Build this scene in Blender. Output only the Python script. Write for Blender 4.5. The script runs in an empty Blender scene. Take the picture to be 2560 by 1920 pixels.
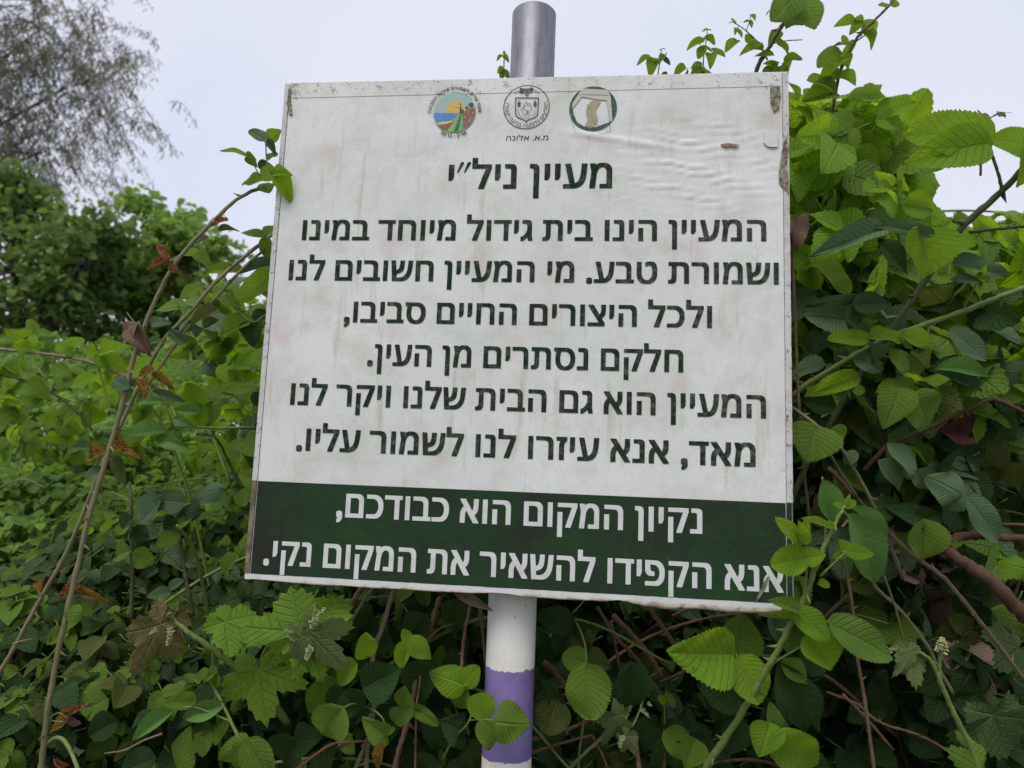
import bpy, math, random
import numpy as np
from mathutils import Vector, Matrix
from mathutils.geometry import tessellate_polygon

scene = bpy.context.scene
C = scene.collection
rnd = random.Random(7)

# ------------------------------------------------------------------ camera, sky, sun, exposure
F_PX = 1775.0
CAM_O = Vector((0.09735802, -0.91789745, 1.48045426))
R = Matrix(((0.9936920151766667, 0.024680314318407538, -0.10939406318114304),
            (0.10536715152531957, 0.12847794401291732, 0.9860989713419511),
            (0.038391956886510134, -0.9914052148275992, 0.1250670126734706)))
cd = bpy.data.cameras.new('camera')
cam = bpy.data.objects.new('camera', cd)
C.objects.link(cam)
cd.sensor_width = 36.0
cd.lens = F_PX / 2560 * 36
cd.clip_start = 0.02
cd.clip_end = 600
cd.dof.use_dof = True
cd.dof.focus_distance = 0.95
cd.dof.aperture_fstop = 6.0
rx, ry, rz = R.col[0], R.col[1], R.col[2]
M4 = Matrix((( rx.x, -ry.x, -rz.x, CAM_O.x), (rx.y, -ry.y, -rz.y, CAM_O.y), (rx.z, -ry.z, -rz.z, CAM_O.z), (0, 0, 0, 1)))
cam.matrix_world = M4
scene.camera = cam

SUN_EL, SUN_AZ = math.radians(58), math.radians(205)      # azimuth from +Y, clockwise: behind the camera, a little left
world = bpy.data.worlds.new('World')
scene.world = world
world.use_nodes = True
nt = world.node_tree
nt.nodes.clear()
wo = nt.nodes.new('ShaderNodeOutputWorld')
bg = nt.nodes.new('ShaderNodeBackground')
sky = nt.nodes.new('ShaderNodeTexSky')
sky.sky_type = 'NISHITA'
sky.sun_disc = False
sky.sun_elevation = SUN_EL
sky.sun_rotation = SUN_AZ
mixc = nt.nodes.new('ShaderNodeMix'); mixc.data_type = 'RGBA'
wtc = nt.nodes.new('ShaderNodeTexCoord')
wn = nt.nodes.new('ShaderNodeTexNoise'); wn.inputs['Scale'].default_value = 2.2; wn.inputs['Detail'].default_value = 4; wn.inputs['Roughness'].default_value = .45
wr = nt.nodes.new('ShaderNodeValToRGB')
wr.color_ramp.elements[0].position = .38; wr.color_ramp.elements[0].color = (.765, .825, .99, 1)
wr.color_ramp.elements[1].position = .62; wr.color_ramp.elements[1].color = (.875, .88, 1.0, 1)
wm = nt.nodes.new('ShaderNodeVectorMath'); wm.operation = 'SCALE'; wm.inputs['Scale'].default_value = 6.5
nt.links.new(wtc.outputs['Generated'], wn.inputs['Vector'])
nt.links.new(wn.outputs['Fac'], wr.inputs['Fac'])
nt.links.new(wr.outputs['Color'], wm.inputs[0])
mixc.inputs['Factor'].default_value = 0.93        # unbroken cloud over the blue
nt.links.new(sky.outputs['Color'], mixc.inputs['A'])
nt.links.new(wm.outputs['Vector'], mixc.inputs['B'])
nt.links.new(mixc.outputs['Result'], bg.inputs['Color'])
bg.inputs['Strength'].default_value = 0.1
nt.links.new(bg.outputs['Background'], wo.inputs['Surface'])

sl = bpy.data.lights.new('sun', 'SUN')
sl.energy = 1.5
sl.angle = math.radians(30)
sl.color = (1.0, .97, .92)
sun = bpy.data.objects.new('sun', sl)
C.objects.link(sun)
sd = Vector((math.sin(SUN_AZ) * math.cos(SUN_EL), math.cos(SUN_AZ) * math.cos(SUN_EL), math.sin(SUN_EL)))
sun.rotation_euler = (-sd).to_track_quat('-Z', 'Y').to_euler()
scene.view_settings.view_transform = 'Standard'
scene.view_settings.look = 'None'
scene.view_settings.gamma = 1
scene.view_settings.use_curve_mapping = False
scene.view_settings.exposure = 0.55
scene.cycles.max_bounces = 8
scene.cycles.diffuse_bounces = 4
scene.cycles.transmission_bounces = 4

# ------------------------------------------------------------------ helpers
VK = 2560 / 2212.0
def P(u, v, d):
    """world point seen at (u, v) of a 2212 px wide view of the photograph, d metres in front of the lens"""
    px, py = u * VK, v * VK
    return CAM_O + R @ (Vector(((px - 1280) / F_PX, (py - 960) / F_PX, 1.0)) * d)
def mpp(d):
    return d * VK / F_PX                         # metres per view pixel at distance d
def S(px, py):
    """(x, z) on the sign face for a point of the 2560 px photograph"""
    ray = R @ Vector(((px - 1280) / F_PX, (py - 960) / F_PX, 1.0))
    p = CAM_O + ray * (-CAM_O.y / ray.y)
    return p.x, p.z
TOCAM = -(R @ Vector((0, 0, 1)))

def link(o, parent=None):
    C.objects.link(o)
    if parent is not None:
        o.parent = parent
    return o
def empty(name, loc, label=None, cat=None, group=None):
    o = bpy.data.objects.new(name, None)
    o.empty_display_size = .05
    o.location = loc
    C.objects.link(o)
    if label: o['label'] = label
    if cat: o['category'] = cat
    if group: o['group'] = group
    return o
def put(name, me, parent, mw=None, label=None, kind=None):
    """mesh object whose data is in world space, or placed by the world matrix mw"""
    o = bpy.data.objects.new(name, me)
    C.objects.link(o)
    if parent is not None:
        o.parent = parent
        pl = Matrix.Translation(-parent.location)
        o.matrix_basis = pl @ mw if mw is not None else pl
    elif mw is not None:
        o.matrix_basis = mw
    if label: o['label'] = label
    if kind: o['kind'] = kind
    return o

class MB:
    def __init__(s):
        s.v = []; s.f = []; s.uv = []; s.mi = []; s.smooth = True
    def add(s, v, f, uv=None, mi=0):
        b = len(s.v)
        s.v += [tuple(x) for x in v]
        for k in f:
            s.f.append(tuple(b + i for i in k)); s.mi.append(mi)
        s.uv += list(uv) if uv is not None else [(0, 0)] * len(v)
    def mesh(s, name, mats, smooth=True):
        me = bpy.data.meshes.new(name)
        me.from_pydata(s.v, [], s.f)
        uvl = me.uv_layers.new(name='UVMap')
        li = np.empty(len(me.loops), dtype=np.int32)
        me.loops.foreach_get('vertex_index', li)
        uvl.data.foreach_set('uv', np.array(s.uv, dtype=np.float32)[li].ravel())
        for m in mats: me.materials.append(m)
        me.polygons.foreach_set('material_index', s.mi)
        if smooth: me.polygons.foreach_set('use_smooth', [True] * len(me.polygons))
        me.update()
        return me

def catmull(pts, n=6):
    pts = [Vector(p) for p in pts]
    if len(pts) < 3:
        return [pts[0].lerp(pts[-1], i / n) for i in range(n + 1)]
    q = [pts[0] * 2 - pts[1]] + pts + [pts[-1] * 2 - pts[-2]]
    out = []
    for i in range(1, len(q) - 2):
        p0, p1, p2, p3 = q[i - 1:i + 3]
        for k in range(n):
            t = k / n
            out.append(.5 * ((2 * p1) + (p2 - p0) * t + (2 * p0 - 5 * p1 + 4 * p2 - p3) * t * t + (3 * p1 - p0 - 3 * p2 + p3) * t ** 3))
    out.append(pts[-1])
    return out
def tube(mb, path, r0, r1=None, sides=7, mi=0, wob=0.0, ridges=0.0, kink=0.0):
    if kink:
        path = [p + Vector((rnd.uniform(-1, 1), rnd.uniform(-1, 1), rnd.uniform(-1, 1))) * r0 * kink for p in path]
    r1 = r0 if r1 is None else r1
    n = len(path)
    L = 0
    ref = Vector((.3, .2, 1)).normalized()
    V, U, Fc = [], [], []
    for i, p in enumerate(path):
        t = (path[min(i + 1, n - 1)] - path[max(i - 1, 0)]).normalized()
        a = t.cross(ref)
        if a.length < .05: a = t.cross(Vector((1, 0, 0)))
        a.normalize(); b = t.cross(a)
        ref = b.cross(t) * -1 if False else ref
        if i: L += (p - path[i - 1]).length
        r = r0 + (r1 - r0) * i / max(n - 1, 1)
        r *= 1 + wob * math.sin(i * 2.1 + L * 90) + wob * .5 * math.sin(i * .7)
        for k in range(sides):
            an = 2 * math.pi * k / sides
            rr = r * (1 + ridges * math.cos(an * 5))
            V.append(p + a * math.cos(an) * rr + b * math.sin(an) * rr); U.append((k / sides, L * 10))
    for i in range(n - 1):
        for k in range(sides):
            k2 = (k + 1) % sides
            Fc.append((i * sides + k, i * sides + k2, (i + 1) * sides + k2, (i + 1) * sides + k))
    Fc.append(tuple(range(sides))[::-1]); Fc.append(tuple((n - 1) * sides + k for k in range(sides)))
    mb.add(V, Fc, U, mi)
def thorns(mb, path, r, every=.03, size=2.2, rg=rnd):
    d = 0; nxt = every * rg.random()
    for i in range(1, len(path)):
        a, b = path[i - 1], path[i]
        seg = (b - a).length; d += seg
        if d < nxt: continue
        nxt = d + every * (.5 + rg.random())
        t = (b - a).normalized()
        s = t.cross(Vector((rg.uniform(-1, 1), rg.uniform(-1, 1), rg.uniform(-1, 1)))).normalized()
        s2 = t.cross(s)
        root = b + s * r * .8
        tip = root + s * r * size - t * r * size * .5
        w = r * .55
        vs = [root + t * w * 1.7, root + s2 * w, root - t * w * 1.7, root - s2 * w, tip]
        mb.add(vs, [(0, 1, 4), (1, 2, 4), (2, 3, 4), (3, 0, 4)])
# ------------------------------------------------------------------ materials
def N(nt, t, **kw):
    n = nt.nodes.new(t)
    for k, v in kw.items():
        if k in n.inputs: n.inputs[k].default_value = v
        else: setattr(n, k, v)
    return n
def newmat(name):
    m = bpy.data.materials.new(name); m.use_nodes = True
    nt = m.node_tree; nt.nodes.clear()
    out = nt.nodes.new('ShaderNodeOutputMaterial')
    return m, nt, out
def math_(nt, op, a, b=None, clamp=False):
    n = nt.nodes.new('ShaderNodeMath'); n.operation = op; n.use_clamp = clamp
    for i, x in enumerate((a, b)):
        if x is None: continue
        if isinstance(x, (int, float)): n.inputs[i].default_value = x
        else: nt.links.new(x, n.inputs[i])
    return n.outputs[0]
def maprange(nt, x, a, b, c=0., d=1.):
    n = nt.nodes.new('ShaderNodeMapRange'); n.clamp = True
    nt.links.new(x, n.inputs[0])
    for i, k in enumerate((a, b, c, d)): n.inputs[i + 1].default_value = k
    return n.outputs[0]
def mixcol(nt, f, a, b, mode='MIX'):
    n = nt.nodes.new('ShaderNodeMix'); n.data_type = 'RGBA'; n.blend_type = mode
    if isinstance(f, (int, float)): n.inputs['Factor'].default_value = f
    else: nt.links.new(f, n.inputs['Factor'])
    for s, x in (('A', a), ('B', b)):
        if isinstance(x, tuple): n.inputs[s].default_value = (*x, 1) if len(x) == 3 else x
        else: nt.links.new(x, n.inputs[s])
    return n.outputs['Result']
def noise(nt, co, scale, detail=3, rough=.5, dist=0.):
    n = N(nt, 'ShaderNodeTexNoise', Scale=scale, Detail=detail, Roughness=rough, Distortion=dist)
    if co is not None: nt.links.new(co, n.inputs['Vector'])
    return n.outputs['Fac']

def leafmat(name, ca, cb, vein, trans, tcol, under=None, veins=9, rough=.52, gloss=.24, spots=None, spotcol=(.25, .08, .02), bump=.75, cc=None):
    m, nt, out = newmat(name)
    L = nt.links.new
    oi = nt.nodes.new('ShaderNodeObjectInfo'); ge = nt.nodes.new('ShaderNodeNewGeometry'); tc = nt.nodes.new('ShaderNodeTexCoord')
    uvn = nt.nodes.new('ShaderNodeUVMap'); uvn.uv_map = 'UVMap'
    rr = math_(nt, 'FRACT', math_(nt, 'ADD', oi.outputs['Random'], ge.outputs['Random Per Island']))
    r2 = math_(nt, 'FRACT', math_(nt, 'MULTIPLY', rr, 7.31))
    col = mixcol(nt, rr, ca, cb)
    if cc: col = mixcol(nt, maprange(nt, r2, .72, .95), col, cc)
    sx = nt.nodes.new('ShaderNodeSeparateXYZ'); L(uvn.outputs['UV'], sx.inputs[0])
    U = math_(nt, 'ABSOLUTE', math_(nt, 'SUBTRACT', math_(nt, 'MULTIPLY', sx.outputs[0], 2.), 1.))
    V = sx.outputs[1]
    t = math_(nt, 'MULTIPLY', math_(nt, 'SUBTRACT', V, math_(nt, 'MULTIPLY', U, .26)), float(veins))
    fr = math_(nt, 'FRACT', math_(nt, 'ADD', t, 20.))
    tri = math_(nt, 'MULTIPLY', math_(nt, 'ABSOLUTE', math_(nt, 'SUBTRACT', fr, .5)), 2.)
    sv = maprange(nt, tri, .72, .98)
    mid = maprange(nt, U, .1, .02)
    vm = math_(nt, 'MAXIMUM', math_(nt, 'MULTIPLY', sv, .75), mid)
    vo = nt.nodes.new('ShaderNodeVectorMath'); vo.operation = 'ADD'; L(tc.outputs['Object'], vo.inputs[0]); L(math_(nt, 'MULTIPLY', rr, 60.), vo.inputs[1])
    ob = vo.outputs[0]
    nz = noise(nt, ob, 3., 4, .6)
    col = mixcol(nt, maprange(nt, nz, .35, .7, 0., .32), col, (*[c * .55 for c in ca],))
    nf = noise(nt, ob, 24., 3, .6)
    col = mixcol(nt, maprange(nt, nf, .4, .7, 0., .35), col, (*[min(1, c * 1.5) for c in cb],))
    col = mixcol(nt, math_(nt, 'MULTIPLY', vm, .38), col, vein)
    if spots is None:
        sp = noise(nt, ob, 5., 5, .75)
        col = mixcol(nt, maprange(nt, sp, .66, .7, 0, .8), col, (.14, .09, .035))
    if spots:
        sp = noise(nt, ob, 7., 5, .7)
        col = mixcol(nt, maprange(nt, sp, spots, spots + .06), col, spotcol)
    if under:
        col = mixcol(nt, math_(nt, 'MULTIPLY', ge.outputs['Backfacing'], .6), col, under)
    n3 = noise(nt, ob, 62., 2, .6)
    col = mixcol(nt, maprange(nt, n3, .35, .65, 0., .12), col, (*[c * .5 for c in ca],))
    h = math_(nt, 'ADD', math_(nt, 'ADD', math_(nt, 'MULTIPLY', math_(nt, 'SUBTRACT', 1., vm), 1.), math_(nt, 'MULTIPLY', nf, .6)), math_(nt, 'MULTIPLY', n3, .7))
    bp = N(nt, 'ShaderNodeBump', Strength=bump, Distance=.004)
    L(h, bp.inputs['Height'])
    pr = N(nt, 'ShaderNodeBsdfPrincipled', Roughness=rough)
    pr.inputs['Specular IOR Level'].default_value = gloss
    L(col, pr.inputs['Base Color']); L(bp.outputs[0], pr.inputs['Normal'])
    tr = nt.nodes.new('ShaderNodeBsdfTranslucent')
    tcx = mixcol(nt, .55, col, tcol)
    tcx = mixcol(nt, math_(nt, 'MULTIPLY', vm, .35), tcx, (*[c * .45 for c in tcol],))
    L(tcx, tr.inputs['Color']); L(bp.outputs[0], tr.inputs['Normal'])
    mx = nt.nodes.new('ShaderNodeMixShader'); mx.inputs[0].default_value = trans
    L(pr.outputs[0], mx.inputs[1]); L(tr.outputs[0], mx.inputs[2]); L(mx.outputs[0], out.inputs[0])
    return m
PALE = (.17, .22, .13)
LM = {
 'b': leafmat('leaf_bright', (.185, .34, .028), (.25, .43, .03), (.3, .45, .08), .5, (.66, .95, .015), (.2, .3, .08)),
 'm': leafmat('leaf_mid', (.135, .24, .034), (.18, .3, .038), (.24, .34, .09), .4, (.46, .7, .025), PALE),
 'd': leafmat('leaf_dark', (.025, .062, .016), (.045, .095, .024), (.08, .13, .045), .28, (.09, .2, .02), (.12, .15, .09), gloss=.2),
 'g': leafmat('leaf_gray', (.11, .19, .085), (.15, .24, .115), (.17, .23, .12), .25, (.13, .25, .05), (.22, .27, .2), rough=.6, veins=12),
 's': leafmat('leaf_smooth', (.1, .21, .05), (.125, .25, .055), (.13, .24, .08), .3, (.18, .34, .04), (.14, .23, .09), bump=.15, veins=7),
 'o': leafmat('leaf_olive', (.075, .11, .028), (.12, .15, .03), (.18, .2, .07), .35, (.26, .3, .03), PALE, spots=.6),
 'r': leafmat('leaf_rust', (.5, .24, .1), (.42, .16, .07), (.4, .2, .09), .3, (.5, .17, .04), spots=.49, spotcol=(.07, .02, .012), rough=.7),
 'y': leafmat('leaf_yellow', (.5, .32, .06), (.42, .24, .05), (.45, .33, .1), .35, (.55, .33, .04), spots=.48, spotcol=(.1, .04, .015), rough=.6),
 'n': leafmat('leaf_brown', (.3, .2, .145), (.36, .25, .18), (.32, .23, .17), .2, (.25, .13, .07), spots=.62, spotcol=(.08, .045, .03), rough=.8),
 'k': leafmat('leaf_maroon', (.07, .022, .022), (.1, .035, .03), (.15, .08, .06), .2, (.15, .03, .03), rough=.7),
 'V': leafmat('grape_green', (.18, .32, .036), (.23, .39, .042), (.25, .37, .1), .44, (.48, .72, .03), (.2, .28, .1), veins=6),
 'W': leafmat('grape_pale', (.17, .23, .075), (.22, .27, .095), (.33, .35, .18), .35, (.4, .5, .1), (.26, .3, .16), veins=6, spots=.62, spotcol=(.2, .12, .05)),
 'X': leafmat('grape_red', (.22, .14, .07), (.2, .19, .06), (.22, .2, .1), .3, (.3, .26, .05), (.2, .17, .1), veins=6, spots=.5, spotcol=(.1, .15, .03)),
 'Z': leafmat('grape_dark', (.06, .105, .028), (.08, .13, .035), (.14, .19, .07), .3, (.16, .26, .03), PALE, veins=6),
 # mixed colours for joined foliage
 'F': leafmat('field_foliage', (.12, .225, .05), (.18, .31, .055), (.22, .34, .09), .4, (.4, .66, .06), PALE, cc=(.3, .47, .07), veins=7),
 'E': leafmat('shaded_foliage', (.03, .062, .013), (.055, .095, .02), (.09, .14, .05), .28, (.1, .2, .02), (.1, .13, .07), cc=(.05, .095, .025), veins=7),  # darker copy of the bramble foliage, undergrowth shade put into its colour
 'T': leafmat('tree_foliage', (.105, .175, .06), (.17, .265, .075), (.1, .18, .05), .42, (.42, .62, .09), (.1, .16, .07), cc=(.12, .2, .04), veins=6),
 'U': leafmat('eucalyptus_foliage', (.2, .215, .14), (.27, .27, .19), (.25, .25, .2), .4, (.42, .43, .26), cc=(.33, .24, .22), veins=1),
 'G': leafmat('light_tree_foliage', (.16, .285, .07), (.24, .39, .09), (.14, .22, .06), .46, (.55, .82, .1), (.12, .18, .08), cc=(.05, .09, .03), veins=6),
 'Q': leafmat('right_foliage', (.16, .29, .024), (.235, .4, .026), (.28, .4, .07), .48, (.66, .95, .01), PALE, cc=(.045, .1, .03), veins=8),
}
def simple(name, col, rough=.7, spec=.3, var=None, scale=30., bump=0., stretch=None, metal=0.):
    m, nt, out = newmat(name)
    tc = nt.nodes.new('ShaderNodeTexCoord')
    mp = nt.nodes.new('ShaderNodeMapping'); nt.links.new(tc.outputs['UV' if stretch == 'uv' else 'Object'], mp.inputs[0])
    if stretch == 'uv': mp.inputs['Scale'].default_value = (6, .5, 1)
    nf = noise(nt, mp.outputs[0], scale, 5, .6)
    c = mixcol(nt, maprange(nt, nf, .35, .68), col, var) if var else None
    pr = N(nt, 'ShaderNodeBsdfPrincipled', Roughness=rough, Metallic=metal)
    pr.inputs['Specular IOR Level'].default_value = spec
    if c is None: pr.inputs['Base Color'].default_value = (*col, 1)
    else: nt.links.new(c, pr.inputs['Base Color'])
    if bump:
        bp = N(nt, 'ShaderNodeBump', Strength=bump, Distance=.002); nt.links.new(nf, bp.inputs['Height']); nt.links.new(bp.outputs[0], pr.inputs['Normal'])
    nt.links.new(pr.outputs[0], out.inputs[0])
    return m
SM = {
 'green': simple('stem_green', (.12, .17, .035), .55, .35, (.18, .21, .06), 60, .2),
 'olive': simple('stem_olive', (.14, .135, .06), .6, .3, (.2, .17, .09), 50, .3),
 'tan': simple('stem_tan', (.24, .185, .11), .7, .2, (.15, .11, .07), 60, .4),
 'brown': simple('stem_brown', (.13, .07, .042), .75, .15, (.18, .12, .07), 60, .4),
 'dark': simple('stem_dark', (.05, .062, .022), .65, .25, (.085, .09, .04), 60, .3),
 'wood': simple('vine_bark', (.2, .12, .08), .85, .1, (.075, .042, .03), 30, 1., 'uv'),
 'red': simple('stem_red', (.13, .055, .035), .65, .2, (.19, .11, .06), 60, .3),
 'bark': simple('tree_bark', (.13, .11, .09), .9, .1, (.06, .05, .04), 8, .8),
 'bud': simple('flower_bud', (.33, .38, .14), .7, .2, (.4, .36, .2), 200, .6),
 'soil': simple('soil', (.06, .045, .03), .95, .1, (.035, .03, .02), 6, 1.),
 'straw': simple('straw', (.3, .22, .14), .8, .2, (.22, .15, .09), 40, .3),
}
# ------------------------------------------------------------------ leaf meshes
def leaflet_geo(rows=18, cols=4, seed=0, shape='b', fold=.22, curl=.25, pleat=.018, wave=.03, serr=.045, nv=9, side=0.):
    """one leaflet: base at the origin, tip at y = 1, full width 1 in x"""
    rg = random.Random(seed)
    V, Fc, U = [], [], []
    ph = rg.uniform(0, 6)
    def width(t):
        if shape == 'b':   w = math.sin(math.pi * min(1, t ** .62)) ** .72 * (1 - .1 * t)
        elif shape == 'r': w = math.sin(math.pi * min(1, t ** .72)) ** .55
        elif shape == 'l': w = math.sin(math.pi * min(1, t ** .85)) ** .9
        else:              w = math.sin(math.pi * t) ** 1.1
        return max(w, 0.)
    mw = max(width(i / 60) for i in range(61))
    for i in range(rows + 1):
        t = i / rows
        w = .5 * width(t) / mw
        tooth = (1 if i % 2 else -1) * serr * (.6 + .8 * rg.random()) if 0 < i < rows else 0
        for j in range(-cols, cols + 1):
            s = j / cols
            e = abs(s) ** 1.0
            x = s * w
            y = t - (.1 if shape in 'br' else .02) * abs(s) * (1 - t) ** 5 + (.035 * (1 - abs(s)) if i == rows else 0)
            if abs(j) == cols and 0 < i < rows:
                x *= 1 + tooth * 1.6
                y += abs(tooth) * .5 * (1 if tooth > 0 else -.5)
            q = ((t - .26 * abs(s)) * nv + 20) % 1
            tri = abs(q - .5) * 2
            z = fold * abs(x) * 1.6 - curl * t * t * .8 + curl * .12 + (1 - tri) * pleat * min(1, abs(s) * 2.5) * (1 if w > .08 else .3)
            z += wave * 1.3 * math.sin(ph + t * 7 + s * 2.3) * e + side * x
            y2 = y * (1 - curl * .12)
            V.append((x, y2, z)); U.append((.5 + .5 * s, t))
    n = 2 * cols + 1
    for i in range(rows):
        for j in range(n - 1):
            Fc.append((i * n + j, i * n + j + 1, (i + 1) * n + j + 1, (i + 1) * n + j))
    return V, Fc, U
GEO_HI = [leaflet_geo(38, 5, 1, 'b', .2, .22, .011, .03, .02), leaflet_geo(38, 5, 2, 'r', .12, .12, .009, .035, .022, side=.15), leaflet_geo(36, 5, 3, 'b', .36, .42, .012, .06, .02), leaflet_geo(38, 5, 4, 'r', .08, .32, .01, .05, .024, side=-.15),
 leaflet_geo(34, 5, 31, 'b', .5, .15, .01, .04, .022), leaflet_geo(38, 5, 32, 'b', -.15, .5, .012, .05, .02, side=.1), leaflet_geo(36, 5, 33, 'r', .3, .05, .014, .07, .026), leaflet_geo(40, 5, 34, 'b', .15, .7, .008, .03, .018, side=-.2)]
GEO_SM = [leaflet_geo(34, 4, 5, 'l', .2, .35, pleat=.004, serr=.014, nv=7), leaflet_geo(34, 4, 6, 'l', .45, .25, pleat=.004, serr=.014, nv=7)]
GEO_DRY = [leaflet_geo(20, 4, 7, 'b', .5, .7, wave=.1, serr=.05), leaflet_geo(20, 4, 8, 'b', .35, .9, wave=.16, serr=.05), leaflet_geo(20, 4, 9, 'r', .8, .4, wave=.15, serr=.05)]
GEO_MID = [leaflet_geo(14, 2, 11, 'b', .2, .2, .008, serr=.028), leaflet_geo(14, 2, 12, 'r', .3, .35, .008, serr=.028), leaflet_geo(14, 2, 13, 'b', .1, .4, .008, serr=.028, side=.2), leaflet_geo(14, 2, 14, 'r', -.2, .5, .008, .06, serr=.028)]
GEO_LO = [leaflet_geo(4, 1, 21, 'b', .25, .25, serr=0, wave=.02), leaflet_geo(4, 1, 22, 'r', .1, .4, serr=0, wave=.02)]

def grape_geo(seed=0, depth=.3, rings=9, per=12, cup=.25, droop=.35):
    """palmate vine leaf: petiole joint at the origin, middle lobe tip at y = 1"""
    rg = random.Random(seed)
    mains = [(-128, .5), (-58, .86), (0, 1.0), (58, .86), (128, .5)]
    V, Fc, U = [], [], []
    lim = 166
    ang = []
    for k, (a, ln) in enumerate(mains):
        lo = -lim if k == 0 else (mains[k - 1][0] + a) / 2
        hi = lim if k == 4 else (mains[k + 1][0] + a) / 2
        if k == 0: lo = -lim
        for i in range(per + 1):
            th = lo + (a - lo) * (i / (per / 2)) if i <= per / 2 else a + (hi - a) * ((i - per / 2) / (per / 2))
            ang.append((k, th, a, ln, lo, hi))
    def rim(k, th, a, ln, lo, hi, i):
        h = (hi - a) if th > a else (a - lo)
        q = min(1, abs(th - a) / max(h, 1))
        edge = .62 if k in (1, 2, 3) else .4
        if (k == 0 and th < a) or (k == 4 and th > a): edge = .26
        r = ln * (1 - q ** 1.15) + edge * (1 - depth) / .7 * q ** 1.15
        return r * (1 + (.075 if i % 2 == 0 else -.06) * (1 - .3 * rg.random()))
    base = len(ang)
    rims = [rim(*a, i) for i, a in enumerate(ang)]
    for i in range(1, len(ang)):                      # shared borders meet
        if ang[i][1] == ang[i - 1][1]: rims[i] = rims[i - 1]
    ph = rg.uniform(0, 6)
    for r_ in range(rings + 1):
        f = r_ / rings
        for i, (k, th, a, ln, lo, hi) in enumerate(ang):
            r = rims[i] * f
            an = math.radians(th)
            x, y = r * math.sin(an), r * math.cos(an)
            d = math.radians(th - a)
            across = r * math.sin(d); along = r * math.cos(d)
            s = max(-1, min(1, across / .3))
            tri = abs(((along / ln - .26 * abs(s)) * 6 + 20) % 1 - .5) * 2
            z = cup * abs(across) * .5 + (1 - tri) * .012 * f - droop * r * r * .5 + .1 * math.sin(ph + th * .07) * f * f + .03 * math.sin(ph * 2 + th * .21) * f ** 3
            V.append((x, y, z)); U.append((.5 + .5 * s, along / ln))
    n = base
    for r_ in range(rings):
        for i in range(n - 1):
            if ang[i][1] == ang[i + 1][1]: continue
            Fc.append((r_ * n + i, r_ * n + i + 1, (r_ + 1) * n + i + 1, (r_ + 1) * n + i))
    return V, Fc, U
GEO_GR = [grape_geo(1), grape_geo(2, .45, droop=.6), grape_geo(3, .2, cup=.5, droop=.25)]

_cache = {}
def leaf_mesh(kind, idx, mk):
    key = (kind, idx, mk)
    if key not in _cache:
        g = {'hi': GEO_HI, 'sm': GEO_SM, 'dry': GEO_DRY, 'mid': GEO_MID, 'lo': GEO_LO, 'gr': GEO_GR}[kind]
        mb = MB(); V, Fc, U = g[idx % len(g)]
        mb.add(V, Fc, U)
        _cache[key] = mb.mesh('leaf', [LM[mk]])
    return _cache[key]
def frame(base, ydir, nrm, sx, sy, sz=None):
    y = ydir.normalized()
    n = nrm - y * nrm.dot(y)
    if n.length < 1e-4: n = y.orthogonal()
    n.normalize(); x = y.cross(n)
    sz = sz or (sx + sy) / 2
    return Matrix(((x.x * sx, y.x * sy, n.x * sz, base.x), (x.y * sx, y.y * sy, n.y * sz, base.y), (x.z * sx, y.z * sy, n.z * sz, base.z), (0, 0, 0, 1)))
UP = Vector((0, 0, 1))

# trifoliate compound leaf, used as a whole where the leaf is small in the picture
def tri_geo(lvl, seed, pet=.35):
    rg = random.Random(seed)
    g = GEO_MID if lvl == 'mid' else GEO_LO
    V, Fc, U, MI = [], [], [], []
    mb = MB()
    j = Vector((0, pet, 0))
    for k, (an, sc) in enumerate(((0, .62), (72, .5), (-72, .5))):
        vv, ff, uu = g[(seed + k) % len(g)]
        a = math.radians(an + rg.uniform(-14, 14))
        yd = Vector((math.sin(a), math.cos(a), rg.uniform(-.45, .1)))
        nr = Vector((rg.uniform(-.3, .3), rg.uniform(-.3, .3), 1))
        off = Vector((0, .1, 0)) if k == 0 else Vector((0, 0, 0))
        M = frame(j + off, yd, nr, sc * rg.uniform(.72, .88), sc * rg.uniform(.9, 1.1))
        mb.add([M @ Vector(v) for v in vv], ff, uu, 0)
    pth = [Vector((0, 0, 0)), Vector((0, pet * .5, -.02)), Vector((0, pet + .1, 0))]
    tube(mb, pth, .012, .009, 4 if lvl == 'mid' else 3, 1)
    return mb
_tri = {}
def tri_mesh(lvl, idx, mk, st='green'):
    key = (lvl, idx, mk)
    if key not in _tri:
        _tri[key] = tri_geo(lvl, idx * 7 + 3).mesh('leaf', [LM[mk], SM[st]])
    return _tri[key]

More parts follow.
